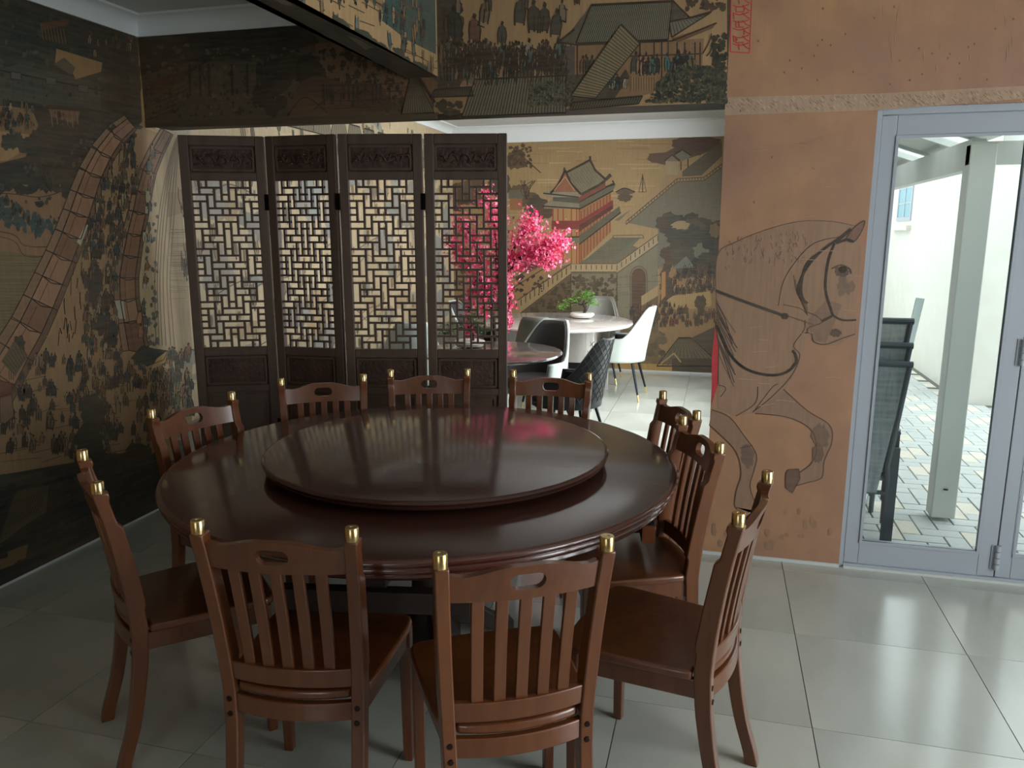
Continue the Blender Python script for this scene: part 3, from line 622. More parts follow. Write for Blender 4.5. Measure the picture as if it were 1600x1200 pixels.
# dark trees at the right and market below
for k in range(46): P.blob(rnd.uniform(1040,1132),rnd.uniform(345,425),rnd.uniform(9,22),rnd.uniform(9,20),rnd.choice([(66,66,54),(56,60,52),(78,76,60),(50,54,48)]),8)
P.blob(1064,352,16,7,(148,124,84),9); P.blob(1038,350,10,10,(70,58,46),9); P.blob(1116,360,8,12,(110,92,64),9); P.poly([(1050,420),(1072,400),(1086,418)],(104,106,92),10)
for k in range(20): P.blob(rnd.uniform(1036,1050),rnd.uniform(380,470),7,9,(74,60,46),8)
P.poly([(1030,418),(1128,415),(1128,640),(1030,640)],(142,110,70),5)
P.poly([(1034,426),(1040,424),(1040,462),(1033,470)],(170,118,66),11)
P.crowd(1050,1126,436,462,60,9,16,[(92,70,54),(70,66,58),(130,100,72),(112,64,48)],9); P.crowd(1060,1126,420,436,40,8,14,[(92,70,54),(70,66,58),(64,54,44)],9)
P.poly([(1052,462),(1110,455),(1112,478),(1060,486),(1040,470)],(166,136,84),10)
P.crowd(985,1128,490,512,70,10,18,[(92,70,54),(70,66,58),(60,56,50),(112,64,48)],11); P.crowd(985,1060,480,500,30,8,14,[(110,70,60),(70,66,58),(60,56,50)],11)
P.blob(1094,472,10,12,(66,58,44),11)
for k in range(60): P.blob(rnd.uniform(960,1040),rnd.uniform(520,575),rnd.uniform(6,14),rnd.uniform(5,12),rnd.choice([(112,88,60),(96,80,56),(80,70,52)]),9)
P.roof([(1060,528),(1080,528),(1128,572),(1026,572)],(96,88,66),12,(70,62,48),11)
P.poly([(1080,528),(1128,505),(1128,580),(1100,580)],(66,62,50),11); P.line([(1033,568),(1053,552),(1064,566)],2.4,(156,130,90),13)
P.poly([(960,566),(1050,570),(1050,580),(960,577)],(176,134,68),12); P.poly([(1050,560),(1128,560),(1128,588),(1050,582)],(72,62,48),12)
for k in range(130): P.blob(rnd.uniform(300,790),rnd.uniform(350,600),rnd.uniform(5,18),rnd.uniform(4,14),rnd.choice([(112,88,60),(96,80,56),(80,70,52),(66,60,48)]),6)
P.done(wf)
# --- horse panel
def hp_print():
    P=Paint(1,WY,-1); LN=(70,54,48); BD=(150,112,86)
    P.poly([(1134,152),(1372,146),(1600,134),(2000,112),(2000,132),(1600,154),(1372,172),(1132,180)],(176,144,116),1)
    for k in range(300):
        x=rnd.uniform(1134,1598); t=(x-1134)/466; y=151-15*t+rnd.uniform(3,22); P.line([(x,y),(x+4,y+4)],1.2,rnd.choice([(150,118,94),(194,164,136),(140,106,84)]),2)
    # seal
    RED=(196,40,56)
    P.line([(1143,-60),(1141,81),(1171,83),(1177,-60)],1.4,RED,2)
    for k in range(11):
        y=-52+k*12
        P.line(P.curve([(1145,y),(1156,y+3),(1170,y-1)],4),1.5,RED,3); P.line([(1146+(k%3)*8,y),(1147+(k%3)*8,y+10)],1.5,RED,3); P.line(P.curve([(1160,y),(1166,y+6),(1172,y+9)],4),1.4,RED,3)
        if k%2: P.line([(1150,y+3),(1150,y+11),(1162,y+10)],1.3,RED,3)
    # horse body
    body=P.curve([(1119,478),(1121,400),(1150,378),(1200,358),(1250,346),(1300,346),(1340,354)],6)
    P.poly(body+[(1346,400),(1336,480),(1338,520),(1310,540),(1292,540),(1270,530),(1262,520),(1256,500),(1258,540),(1252,560),(1238,590),(1210,640),(1180,645),(1150,650),(1121,640)],(156,118,92),3)
    P.line(body,1.3,(104,80,66),4)
    P.poly([(1262,500),(1292,468),(1316,476),(1290,536),(1270,532)],(134,104,86),4)
    P.line(P.curve([(1216,478),(1224,440),(1242,410),(1266,384),(1290,374),(1314,370)],6),1.2,LN,5)
    P.line(P.curve([(1224,476),(1250,482),(1262,492)],6),1,LN,5)
    for k in range(6): P.line(P.curve([(1240+k*3,430+k*7),(1246+k*2,460+k*4),(1262,478+k*3)],5),.9,LN,5)
    P.line(P.curve([(1258,500),(1256,516),(1240,540),(1250,556),(1236,588),(1206,620),(1176,644)],6),1.3,LN,5)
    # muzzle, nostril, eye, ear
    P.line(P.curve([(1258,520),(1268,522),(1272,534),(1290,538),(1318,528),(1336,522)],6),1.6,LN,6)
    P.line(P.curve([(1262,488),(1276,494),(1284,504),(1264,512),(1262,522)],6),1.3,LN,6)
    P.blob(1306,520,9,7,(74,56,50),6,rag=.2); P.blob(1316,424,12,9,(92,72,64),6,rag=.2); P.blob(1317,421,7,5.5,(30,24,24),8,rag=.1)
    P.line(P.curve([(1300,420),(1314,414),(1328,420),(1330,428)],5),1.6,LN,9); P.poly([(1322,376),(1334,356),(1350,345),(1346,362),(1336,376)],(128,92,78),6); P.line(P.curve([(1320,378),(1330,360),(1351,345),(1346,362),(1334,378),(1322,376)],5),1.4,LN,7)
    for k in range(9): P.blob(1318+rnd.uniform(-6,14),445+rnd.uniform(-14,20),rnd.uniform(3,8),rnd.uniform(4,10),(124,98,82),5)
    # dappled mane and shading strokes
    for k in range(90): x=rnd.uniform(1130,1260);y=rnd.uniform(372,420)-(x-1130)*.12; P.line([(x,y),(x+rnd.uniform(-3,3),y+rnd.uniform(3,9))],.9,(122,94,78),5)
    for k in range(15): P.line(P.curve([(1119,468+k*5),(1130+rnd.uniform(-3,3),492+k*5),(1140+rnd.uniform(0,12),520+k*6)],5),1.5,rnd.choice([(84,68,62),(104,84,74),(66,56,54)]),5)
    # bridle
    TK=(38,40,42)
    for o in (0,7): P.line(P.curve([(1312,372),(1284,392),(1260,420-o),(1248+o*.6,448),(1252+o*.4,466),(1262,474)],7),3.4,TK,8)
    P.line([(1306,380),(1324,374),(1334,378)],4,TK,8); P.line([(1306,378),(1330,358)],5,TK,8)
    P.line(P.curve([(1304,380),(1294,410),(1290,450),(1298,482),(1302,494)],7),3.6,TK,8); P.line(P.curve([(1300,492),(1316,500),(1338,500)],6),3,TK,8); P.line([(1300,494),(1284,502)],4,TK,8)
    P.line(P.curve([(1118,454),(1160,470),(1222,492),(1232,494)],6),4.5,(52,50,50),8); P.blob(1226,494,6,5,TK,9); P.line(P.curve([(1232,494),(1256,502),(1272,508)],5),2,(110,90,76),8)
    P.line(P.curve([(1120,508),(1140,552),(1165,576),(1200,586),(1228,582),(1244,566),(1242,552),(1238,548)],7),4.2,(30,28,30),8)
    P.poly([(1117,510),(1124,540),(1122,600),(1112,632),(1112,560)],(190,52,62),6); P.line([(1117,500),(1123,540),(1122,600)],1.5,LN,7)
    # legs
    lg1=P.curve([(1112,640),(1140,652),(1162,680),(1182,710),(1178,736),(1172,760),(1182,790),(1192,808)],5); lg1b=P.curve([(1196,800),(1152,796),(1150,770),(1158,740),(1150,706),(1126,680),(1108,664)],5)
    P.poly(lg1+lg1b[1:],(148,112,88),4); P.line(lg1[:-5],1.3,LN,6); P.line(lg1b[5:],1.3,LN,6)
    P.blob(1168,712,12,20,(112,86,74),5); P.line([(1156,700),(1176,696)],1,LN,6)
    lg2=P.curve([(1224,608),(1262,642),(1296,664),(1300,690),(1288,720),(1284,746),(1262,754),(1240,760)],6); lg2b=P.curve([(1250,738),(1268,724),(1276,700),(1266,670),(1230,652),(1180,646)],6)
    P.poly(lg2+lg2b,(148,112,90),4); P.line(lg2,1.4,LN,6); P.line(lg2b,1.3,LN,6); P.blob(1282,682,15,22,(112,86,76),5); P.blob(1278,708,9,16,(106,82,72),5)
    P.outline([(1228,740),(1232,734),(1248,733),(1250,748),(1238,770),(1228,762)],(104,74,66),LN,7,1.4)
    P.line(P.curve([(1150,650),(1180,630),(1184,604)],5),1.2,LN,6); P.line(P.curve([(1116,600),(1134,606),(1126,620)],5),1,LN,6)
    P.line(P.curve([(1180,640),(1206,606),(1216,600)],5),1,LN,6)
    # aging: pale creases
    for k in range(24):
        x=rnd.uniform(1120,1340);y=rnd.uniform(220,640); P.line(P.curve([(x,y),(x+rnd.uniform(6,14),y+rnd.uniform(-2,2)),(x+rnd.uniform(16,30),y+rnd.uniform(-3,3))],4),1,(176,136,110),9)
    for k in range(14):
        x=rnd.uniform(1380,1590);y=rnd.uniform(5,110); P.line([(x,y),(x+rnd.uniform(-2,2),y+rnd.uniform(8,22))],.9,(186,142,106),3)
    for k in range(26): P.blob(rnd.uniform(1110,1300),rnd.uniform(790,872),rnd.uniform(2,5),rnd.uniform(3,8),(152,112,86),3)
    for k in range(40): P.blob(rnd.uniform(1140,1598),rnd.uniform(10,330) if rnd.random()<.4 else rnd.uniform(10,130),1.4,2,(118,84,68),3)
    o=P.mb
    # clip: drop faces that would fall on the door opening
    keep=[i for i,f in enumerate(o.f) if not all(o.v[j][0]>DX0-.002 and o.v[j][2]<DZ-.02 for j in f)]
    o.f=[o.f[i] for i in keep]; o.c=[o.c[i] for i in keep]; o.mi=[o.mi[i] for i in keep]
    o.v=[(v[0] if not(v[2]<DZ-.02 and v[0]>DX0-.001) else DX0-.001,v[1],v[2]) for v in o.v]
    P.done(wr)
hp_print()
# <<<M


# ================================================================== DOOR
fy0,fy1=WY+.02,WY+.10
fm=MB().box(DX0,DX0+.022,fy0-.012,fy1,0,DZ).box(DX1-.022,DX1,fy0-.012,fy1,0,DZ).box(DX0+.022,DX1-.022,fy0-.012,fy1,DZ-.03,DZ).box(DX0+.022,DX1-.022,fy0-.012,fy1,0,.018)
d0=fm.build('door_1',M['alu'],smooth=False,bevel=.002); d0['kind']='structure'
tag(d0,'white aluminium folding glass door set beside the horse wallpaper')
lw=(DX1-DX0-.044)/4
for i in range(4):
    a=DX0+.022+i*lw+.002;b=a+lw-.004; g0,g1=a+.062,b-.072; z0,z1=.02,DZ-.032
    lf=MB().box(a,g0,fy0,fy1-.02,z0,z1).box(g1,b,fy0,fy1-.02,z0,z1).box(g0,g1,fy0,fy1-.02,z0,.126).box(g0,g1,fy0,fy1-.02,z1-.085,z1).build('door_leaf',M['alu'],d0,smooth=False,bevel=.003)
    MB().box(g0,g0+.012,fy0-.006,fy0,.126,z1-.085).box(g1-.012,g1,fy0-.006,fy0,.126,z1-.085).box(g0+.012,g1-.012,fy0-.006,fy0,.126,.138).box(g0+.012,g1-.012,fy0-.006,fy0,z1-.097,z1-.085).build('glazing_bead',M['alu'],lf,smooth=False)
    MB().box(g0,g1,fy0+.028,fy0+.032,.126,z1-.085).build('pane',M['glass'],lf,smooth=False)
    MB().box(g0+.001,g1-.001,fy0+.02,fy0+.027,.1265,.130).box(g0+.001,g0+.005,fy0+.02,fy0+.027,.13,z1-.09).box(g1-.005,g1-.001,fy0+.02,fy0+.027,.13,z1-.09).build('rubber_seal',M['rubber'],lf,smooth=False)
    if i<3:
        MB().box(b-.002,b+.006,fy0+.002,fy0+.03,z0,z1).build('rubber_strip',M['rubber'],lf,smooth=False)
        for hz in (.06,1.02,1.9):
            hg=MB()
            for k in range(4): hg.lathe([(.013,k*.03),(.013,k*.03+.026)],12,(b+.002,fy0-.008,hz))
            hg.box(b-.022,b+.026,fy0-.004,fy0,hz,hz+.116)
            hg.build('hinge',M['alu'],lf)
struct('trim_5',MB().box(DX0+.02,DX1,WY-.01,WY+.03,0,.012),M['strip'])

# ================================================================== OUTSIDE
gr=struct('patio_ground',MB().box(FRX+.2,7,WY+WT-.02,16,-.16,-.028),M['sand'])
pv=[None,None]; cnt=0; far=[MB(),MB()]
PL,PW=.21,.105
def pav(cx,cy_,rot,ci):
    global cnt
    dx,dy=(PL/2-.003,PW/2-.003) if not rot else (PW/2-.003,PL/2-.003)
    if cx-dx<FRX+.2 or cy_-dy<WY+WT: return
    if cx+dx>2.36 and cy_+dy>8.14: return
    if cnt<300 and cy_<6.4 and .75<cx<2.6 and cx<.36*cy_+.1:
        cnt+=1
        if pv[ci] is None:
            o=MB().box(-PL/2+.003,PL/2-.003,-PW/2+.003,PW/2-.003,-.04,0).build('paver',M['paver' if ci==0 else 'paver2'],gr,smooth=False,bevel=.003,seg=1); pv[ci]=o
        else: o=pv[ci].copy(); COL.objects.link(o)
        o.location=(cx,cy_,-.02+rnd.uniform(0,.003)); o.rotation_euler=(0,0,math.pi/2 if rot else 0)
    else: far[ci].box(cx-dx,cx+dx,cy_-dy,cy_+dy,-.04,-.019)
# herringbone
cells=[]
for a in range(-60,90):
    for b in range(-6,70):
        x=.3+a*PW; y=4.0+b*PW
        if x>4.6 or x<.1 or y>11.5: continue
        q=(a-b)%4
        if q==0: cells.append((x+PL/2,y+PW/2,0,0))
        elif q==3: cells.append((x+PW/2,y+PL/2,1,1 if (a//2)%2 else 0))
for c_ in sorted(cells,key=lambda c_:c_[1]): pav(*c_)
for k in (0,1):
    fo=far[k].build('paving_beyond',M['paver' if k==0 else 'paver2'],gr,smooth=False); fo['kind']='stuff'
ow=struct('wall_outbuilding',MB().box(2.36,7,8.14,13.5,-.05,2.75),M['stucco'])
struct('wall_patio_end',MB().box(.32,2.36,13.44,13.6,-.05,2.75),M['stucco'])
struct('wall_house_back',MB().box(FRX+.2,2.36,WY+WT,WY+WT+.02,DZ,2.9),M['stucco'])
# outbuilding window
ws=MB().box(2.30,2.36,11.12,12.1,1.62,1.68); 
wo=MB().box(2.345,2.362,11.16,12.0,1.74,1.79).box(2.345,2.362,11.16,12.0,2.36,2.41).box(2.345,2.362,11.16,11.22,1.79,2.36).box(2.345,2.362,11.94,12.0,1.79,2.36).box(2.345,2.36,11.55,11.59,1.79,2.36).box(2.348,2.36,11.22,11.94,1.96,1.98).box(2.348,2.36,11.22,11.94,2.16,2.18)
wn=wo.build('window_4',M['alu'],smooth=False); wn['kind']='structure'
MB().box(2.352,2.361,11.2,11.96,1.78,2.37).build('pane',M['skygl'],wn,smooth=False); ws.build('window_sill',M['stucco'],wn,smooth=False)
# pergola
pg=empty('pergola',(1.3,4.73,0),0,'grey painted timber pergola with a square post outside the glass door','pergola')
def L(mb,ox,oy): mb.v=[(x-ox,y-oy,z) for x,y,z in mb.v]; return mb
L(MB().box(1.24,1.365,4.67,4.79,0,2.05),1.3,4.73).build('post',M['grpaint'],pg,smooth=False,bevel=.006)
L(MB().lathe([(.0,0),(.012,0),(.012,.006),(0,.006)],12,(1.3,4.665,.17)),1.3,4.73).build('bolt',M['bolt'],pg)
L(MB().box(1.27,1.34,4.788,12.8,1.93,2.085),1.3,4.73).build('long_beam',M['grpaint'],pg,smooth=False)
L(MB().box(1.24,4.2,4.68,4.75,1.945,2.06),1.3,4.73).build('cross_beam',M['grpaint'],pg,smooth=False)
for k in range(8):
    y=4.79+k*1.0
    L(MB().bar((.34,y,2.50),(1.42,y,2.12),.48,.05,up=(0,0,1)),1.3,4.73).build('roof_board',M['grpaint'],pg,smooth=False)
    mb=MB(); n_=24
    for q in range(n_):
        y0=y+.24+.52*q/n_;y1=y0+.52/n_; h=.012 if q%2 else 0; h1=0 if q%2 else .012
        mb.add([(.34,y0,2.51+h),(1.42,y0,2.13+h),(1.42,y1,2.13+h1),(.34,y1,2.51+h1)],[(0,1,2,3)])
    L(mb,1.3,4.73).build('roof_sheet',M['poly'],pg,smooth=False)
    L(MB().bar((.34,y+.25,2.49),(1.42,y+.25,2.11),.03,.07),1.3,4.73).build('batten',M['strip'],pg,smooth=False)
L(MB().box(1.4,4.2,4.7,4.72,2.06,2.6),1.3,4.73).build('wind_screen',M['poly'],pg,smooth=False)
# stacked patio chairs
def patio_chair():
    t=empty('patio_chair',(0,0,0))
    tp=lambda z:.20+ (z/.97)*.06
    for s in (-1,1):
        MB().tube([(s*.215,.0,0),(s*.215,.0,.30),(s*.20,-.01,.42),(s*.25,-.05,.97)],.016,8).build('back_frame',M['dframe'],t)
        MB().bar((s*.23,.0,0),(s*.23,.0,.52),.05,.03,up=(0,1,0)).build('leg',M['dframe'],t,smooth=False)
        MB().tube([(s*.235,0,.30),(s*.235,.10,.31),(s*.235,.42,.36),(s*.235,.45,.3),(s*.235,.46,0)],.014,8).build('leg',M['dframe'],t)
        MB().tube([(s*.235,-.02,.60),(s*.225,.1,.62),(s*.225,.36,.60),(s*.225,.44,.36)],.015,8).build('armrest',M['dframe'],t)
    MB().tube([(-.255,-.05,.965),(.265,-.05,.965)],.017,8).build('top_rail',M['dframe'],t)
    bk=MB()
    bk.add([(-.16,0,.27),(.16,0,.27),(.245,-.045,.95),(-.245,-.045,.95)],[(0,1,2,3)]); bk.add([(-.16,-.012,.27),(.16,-.012,.27),(.245,-.057,.95),(-.245,-.057,.95)],[(3,2,1,0)])
    bk.build('back_sling',M['mesh'],t,smooth=False)
    MB().box(-.21,.21,.02,.44,.33,.345).build('seat_sling',M['mesh'],t,smooth=False)
    MB().tube([(-.23,.0,.27),(.23,.0,.27)],.012,8).build('stretcher',M['dframe'],t)
    return t
pc=patio_chair()
LB=['lowest grey mesh patio chair of the stack outside the glass door','middle grey mesh patio chair of the stack outside the glass door','topmost grey mesh patio chair of the stack outside the glass door']
for k in range(3):
    o=pc if k==0 else copy_tree(pc)
    o.location=(.70,4.27+.035*k,-.02+(0,.09,.21)[k]); tag(o,LB[k],'patio chair','stacked patio chairs')
lb=MB().box(-.022,.022,-.01,.01,0,1.26); lb=lb.build('blue_board',M['lblue'],None,smooth=False,bevel=.002); lb.location=(.955,4.88,-.02); lb.rotation_euler=(0,R(7.5),0)
tag(lb,'pale blue narrow board standing behind the stacked patio chairs','board')

# ================================================================== FOLDING SCREEN
rowsP=["acdd eff gb".replace(' ','')]
def lattice_ids():
    # 9 columns x 25 rows of numbered cells; shapes given for the 8-row repeat
    NR=25; G=[[None]*9 for _ in range(NR)]; nid=[0]
    rep={}
    # (row,col,h,w) for rows 2..9 (period 8) ; row index modulo 8
    base=[(2,0,1,2),(2,2,2,1),(1,3,2,1),(2,4,1,1),(1,5,2,1),(2,6,2,1),(2,7,1,2),
          (3,0,1,1),(3,1,3,1),(3,3,1,3),(3,7,3,1),(3,8,1,1),
          (4,0,1,1),(4,2,1,2),(4,4,1,1),(4,5,1,2),(4,8,1,1),
          (5,0,1,1),(5,2,2,1),(5,3,1,3),(5,6,2,1),(5,8,1,1),
          (6,0,1,2),(6,3,2,1),(6,4,1,1),(6,5,2,1),(6,7,1,2),
          (7,0,3,1),(7,1,1,2),(7,4,3,1),(7,6,1,2),(7,8,3,1),
          (8,1,1,1),(8,2,1,2),(8,5,1,2),(8,7,1,1),
          (9,1,1,2),(9,6,1,2)]
    for per in range(-1,4):
        for (r,c,h,w_) in base:
            nid[0]+=1
            for a in range(h):
                for b in range(w_):
                    rr=r+a+8*per
                    if 0<=rr<NR: G[rr][c+b]=nid[0]
    return G
G=lattice_ids(); NR=25
def lattice(x0,x1,z0,z1,th=.0115,dp=.022):
    mb=MB(); cw=(x1-x0)/9; chh=(z1-z0)/NR; y0,y1=-dp/2,dp/2
    for c in range(1,9):
        r=0
        while r<NR:
            if G[r][c]!=G[r][c-1]:
                r2=r
                while r2<NR and G[r2][c]!=G[r2][c-1]: r2+=1
                mb.box(x0+c*cw-th/2,x0+c*cw+th/2,y0,y1,z1-r2*chh-th/2,z1-r*chh+th/2); r=r2
            else: r+=1
    for r in range(1,NR):
        c=0
        while c<9:
            if G[r][c]!=G[r-1][c]:
                c2=c
                while c2<9 and G[r][c2]!=G[r-1][c2]: c2+=1
                mb.box(x0+c*cw-th/2,x0+c2*cw+th/2,y0+.0015,y1-.0015,z1-r*chh-th/2,z1-r*chh+th/2); c=c2
            else: c+=1
    return mb
def moulded(mb,x0,x1,z0,z1,yf,d=.012,wd=.018):
    """raised picture-frame moulding"""
    for a,b in (((x0,z0),(x1,z0)),((x1,z0),(x1,z1)),((x1,z1),(x0,z1)),((x0,z1),(x0,z0))):
        mb.bar((a[0],yf,a[1]),(b[0],yf,b[1]),wd*.6,d,up=(0,1,0))
    return mb
SZ=2.13
def screen_leaf(parent,ax,ay,bx,by):
    wd_=math.hypot(bx-ax,by-ay); ang=math.atan2(by-ay,bx-ax); hw=wd_/2-.003
    lf=empty('leaf',((ax+bx)/2-parent.location.x,(ay+by)/2-parent.location.y,0),ang); lf.parent=parent
    st=.052; T=.02
    for s in (-1,1):
        MB().box(s*hw-(st if s>0 else 0),s*hw+(st if s<0 else 0),-T,T,0,SZ).build('stile',M['antique'],lf,smooth=False,bevel=.004)
    i0_,i1_=-hw+st,hw-st
    for z0,z1 in ((SZ-.055,SZ),(1.884,1.93),(.929-.05,.929),(.66,.70),(.10,.16)):
        MB().box(i0_,i1_,-T*.9,T*.9,z0,z1).build('rail',M['antique'],lf,smooth=False,bevel=.004)
    MB().box(i0_+.002,i1_-.002,-.006,.006,1.929,SZ-.054).build('carved_panel',M['carved'],lf,smooth=False)
    tp=moulded(MB(),i0_+.012,i1_-.012,1.942,SZ-.067,-.010)
    orn=MB(); zc=(1.93+SZ-.055)/2
    for k in range(26):
        x=rnd.uniform(-.33,.33)*wd_; z=zc+rnd.uniform(-.03,.03)
        orn.lathe([(0,-.006),(.012,-.004),(.013,.002),(0,.006)],7,(x,-.008,z),1,.5)
    for k in range(5):
        xs=(-.3+.15*k)*wd_; orn.tube([(xs-.03,-.009,zc-.02),(xs-.01,-.012,zc+.018),(xs+.015,-.012,zc+.01),(xs+.03,-.009,zc-.018)],.005,5)
    orn.build('carving',M['carved'],lf)
    tp.build('moulding',M['antique'],lf,smooth=False)
    lattice(i0_,i1_,.929,1.884).build('lattice',M['antique'],lf,smooth=False)
    MB().box(i0_,i1_,-.006,.006,.70,.880).build('middle_panel',M['carved'],lf,smooth=False)
    moulded(MB(),i0_+.012,i1_-.012,.712,.868,-.010).build('moulding',M['antique'],lf,smooth=False)
    MB().box(i0_,i1_,-.006,.006,.16,.66).build('lower_panel',M['antique'],lf,smooth=False)
    moulded(MB(),i0_+.02,i1_-.02,.18,.64,-.010).build('moulding',M['antique'],lf,smooth=False)
    return lf
scr=empty('folding_screen',(-1.95,4.1,0),0,'tall dark carved wooden folding screen of four lattice leaves behind the big round table','folding screen')
hp=[(-2.965,3.90),(-2.515,4.09),(-2.05,4.09),(-1.585,4.20),(-1.135,4.30)]
def onray(px,py,z=None,y=None):
    d=FW+RT*((px-800)/F)-UP*((py-600)/F); t=(y-CAM.y)/d.y if y is not None else (z-CAM.z)/d.z; return CAM+d*t
hx=[onray(277,209,y=hp[0][1]),onray(414,213,y=hp[1][1]),onray(526,208,y=hp[2][1]),onray(661,210,y=hp[3][1]),onray(793,210,y=hp[4][1])]
for k in range(4):
    g_=.004
    screen_leaf(scr,hx[k].x+g_*(k>0),hp[k][1],hx[k+1].x-g_*(k<3),hp[k+1][1])
for k in (1,2,3):
    for z in (1.72,.4):
        MB().box(-.012,.012,-.026,.026,0,.09).build('hinge',M['iron'],scr,smooth=False).location=(hx[k].x+1.95,hp[k][1]-4.1,z)

# ================================================================== BIG ROUND TABLE
TX,TY,TR,TZ=-1.02,2.61,.924,.77
tb=empty('round_dining_table',(TX,TY,0),0,'large round dark red-brown wooden dining table with a stepped moulded rim','table')
pr=[(0,.70),(.80,.70),(.875,.700),(.893,.706),(.901,.714),(.898,.720),(.906,.726),(.914,.734),(.914,.742),(.909,.747),(.917,.750),(.922,.757),(.922,.763),(.915,.769),(.905,.770)]
MB().lathe(pr[1:]+[(.0,.77)],160).build('table_rim',M['edge'],tb,ang=50)
MB().lathe([(0,.7702),(.903,.7702),(.9045,.7700)],160).build('tabletop',M['table'],tb,ang=50)
MB().lathe([(.78,.66),(.80,.66),(.80,.70),(.78,.70)],96).build('apron',M['underside'],tb)
for k in range(4):
    a=R(-79.5+90*k); c_,s_=math.cos(a),math.sin(a); nx,ny=-s_,c_
    MB().bar((.08*c_,.08*s_,.668),(.80*c_,.80*s_,.668),.07,.062).build('support_beam',M['underside'],tb,smooth=False,bevel=.004)
    cx_,cy2=.80*c_,.80*s_
    rl=MB().bar((cx_-nx*.27,cy2-ny*.27,.605),(cx_+nx*.27,cy2+ny*.27,.605),.045,.062).build('frame_rail',M['underside'],tb,smooth=False,bevel=.003)
    for q in (-1,1): MB().bar((cx_+nx*.27*q,cy2+ny*.27*q,.605),(cx_+nx*.274*q,cy2+ny*.274*q,.605),.042,.058).build('sawn_end',M['wood'],rl,smooth=False)
MB().lathe([(.10,.02),(.12,.03),(.12,.10),(.07,.16),(.06,.42),(.09,.55),(.12,.637)],32).build('pedestal',M['underside'],tb)
for k in range(4):
    a=R(35+90*k); c_,s_=math.cos(a),math.sin(a)
    secs=[]
    for r,z,h,w_ in ((.08,.16,.12,.06),(.17,.13,.09,.06),(.26,.07,.07,.055),(.34,.035,.068,.06)):
        n_=Vector((-s_,c_,0))*w_/2; p=Vector((r*c_,r*s_,z))
        secs.append([p-n_-Vector((0,0,h/2)),p+n_-Vector((0,0,h/2)),p+n_+Vector((0,0,h/2)),p-n_+Vector((0,0,h/2))])
    MB().sweep(secs).build('foot',M['underside'],tb,bevel=.005)
SX,SY=-.975,2.622
ls=empty('lazy_susan',(SX,SY,TZ+.0003),0,'round dark wooden turntable on top of the large dining table','lazy susan')
MB().lathe([(0,.018),(.585,.018),(.612,.022),(.622,.028),(.624,.034),(.618,.037),(.626,.040),(.628,.045),(.622,.050),(.612,.052),(0,.052)],160).build('turntable_top',M['table'],ls,ang=50)
MB().lathe([(0.001,0),(.20,0),(.20,.018),(0.001,.018)],48).build('bearing',M['black'],ls)

# ================================================================== DINING CHAIRS
ZP=[0,.15,.30,.42,.50,.65,.80,.93]; YP=[-.01,.032,.060,.072,.070,.052,.026,0]
def yp(z):
    for i in range(len(ZP)-1):
        if z<=ZP[i+1]:
            t=(z-ZP[i])/(ZP[i+1]-ZP[i]); t2=t
            p0=YP[max(i-1,0)];p1=YP[i];p2=YP[i+1];p3=YP[min(i+2,len(YP)-1)]
            return .5*(2*p1+(p2-p0)*t+(2*p0-5*p1+4*p2-p3)*t*t+(3*p1-p0-3*p2+p3)*t**3)
    return YP[-1]
def xp(z): return .168+.024*max(0,(z-.4))/.53
def bow(x,a): return -a*(1-(x/.185)**2)
def curved_rail(z0f,z1f,a,hw=.175,th=.02,n=28,yo=0,slot=None,zc=None):
    mb=MB(); xs=[-hw+2*hw*i/n for i in range(n+1)]
    if slot: xs=sorted(set(xs+[slot[0]*math.cos(math.pi*k/14) for k in range(15)]))
    def P(x,z,s): return (x,yp(z)+bow(x,a)+yo+s*th/2,z)
    for i in range(len(xs)-1):
        for band in ((0,1) if slot else (2,)):
            q=[]
            for x in (xs[i],xs[i+1]):
                zb,zt=z0f(x),z1f(x)
                if slot:
                    h=0
                    if abs(x)<slot[0]: 
                        u=max(0,abs(x)-(slot[0]-slot[1])); h=math.sqrt(max(0,slot[1]**2-u*u))
                    zb,zt=(zb,zc-h) if band==0 else (zc+h,zt)
                q+= [(x,zb),(x,zt)]
            (xa,za),(_,zb_),(xb,zc_),(_,zd)=q
            v=[P(xa,za,-1),P(xb,zc_,-1),P(xb,zd,-1),P(xa,zb_,-1),P(xa,za,1),P(xb,zc_,1),P(xb,zd,1),P(xa,zb_,1)]
            f=[(0,1,2,3),(7,6,5,4)]
            if not slot: f+=[(0,4,5,1),(3,2,6,7)]
            else:
                ins=abs((xa+xb)/2)<slot[0]
                if band==0: f.append((0,4,5,1)); 
                else: f.append((3,2,6,7))
                if ins: f.append((3,2,6,7) if band==0 else (0,4,5,1))
            mb.add(v,f)
    for x in (xs[0],xs[-1]):
        zb,zt=z0f(x),z1f(x); mb.add([P(x,zb,-1),P(x,zb,1),P(x,zt,1),P(x,zt,-1)],[(0,1,2,3)])
    return mb
def sm(t): t=max(0,min(1,t)); return t*t*(3-2*t)
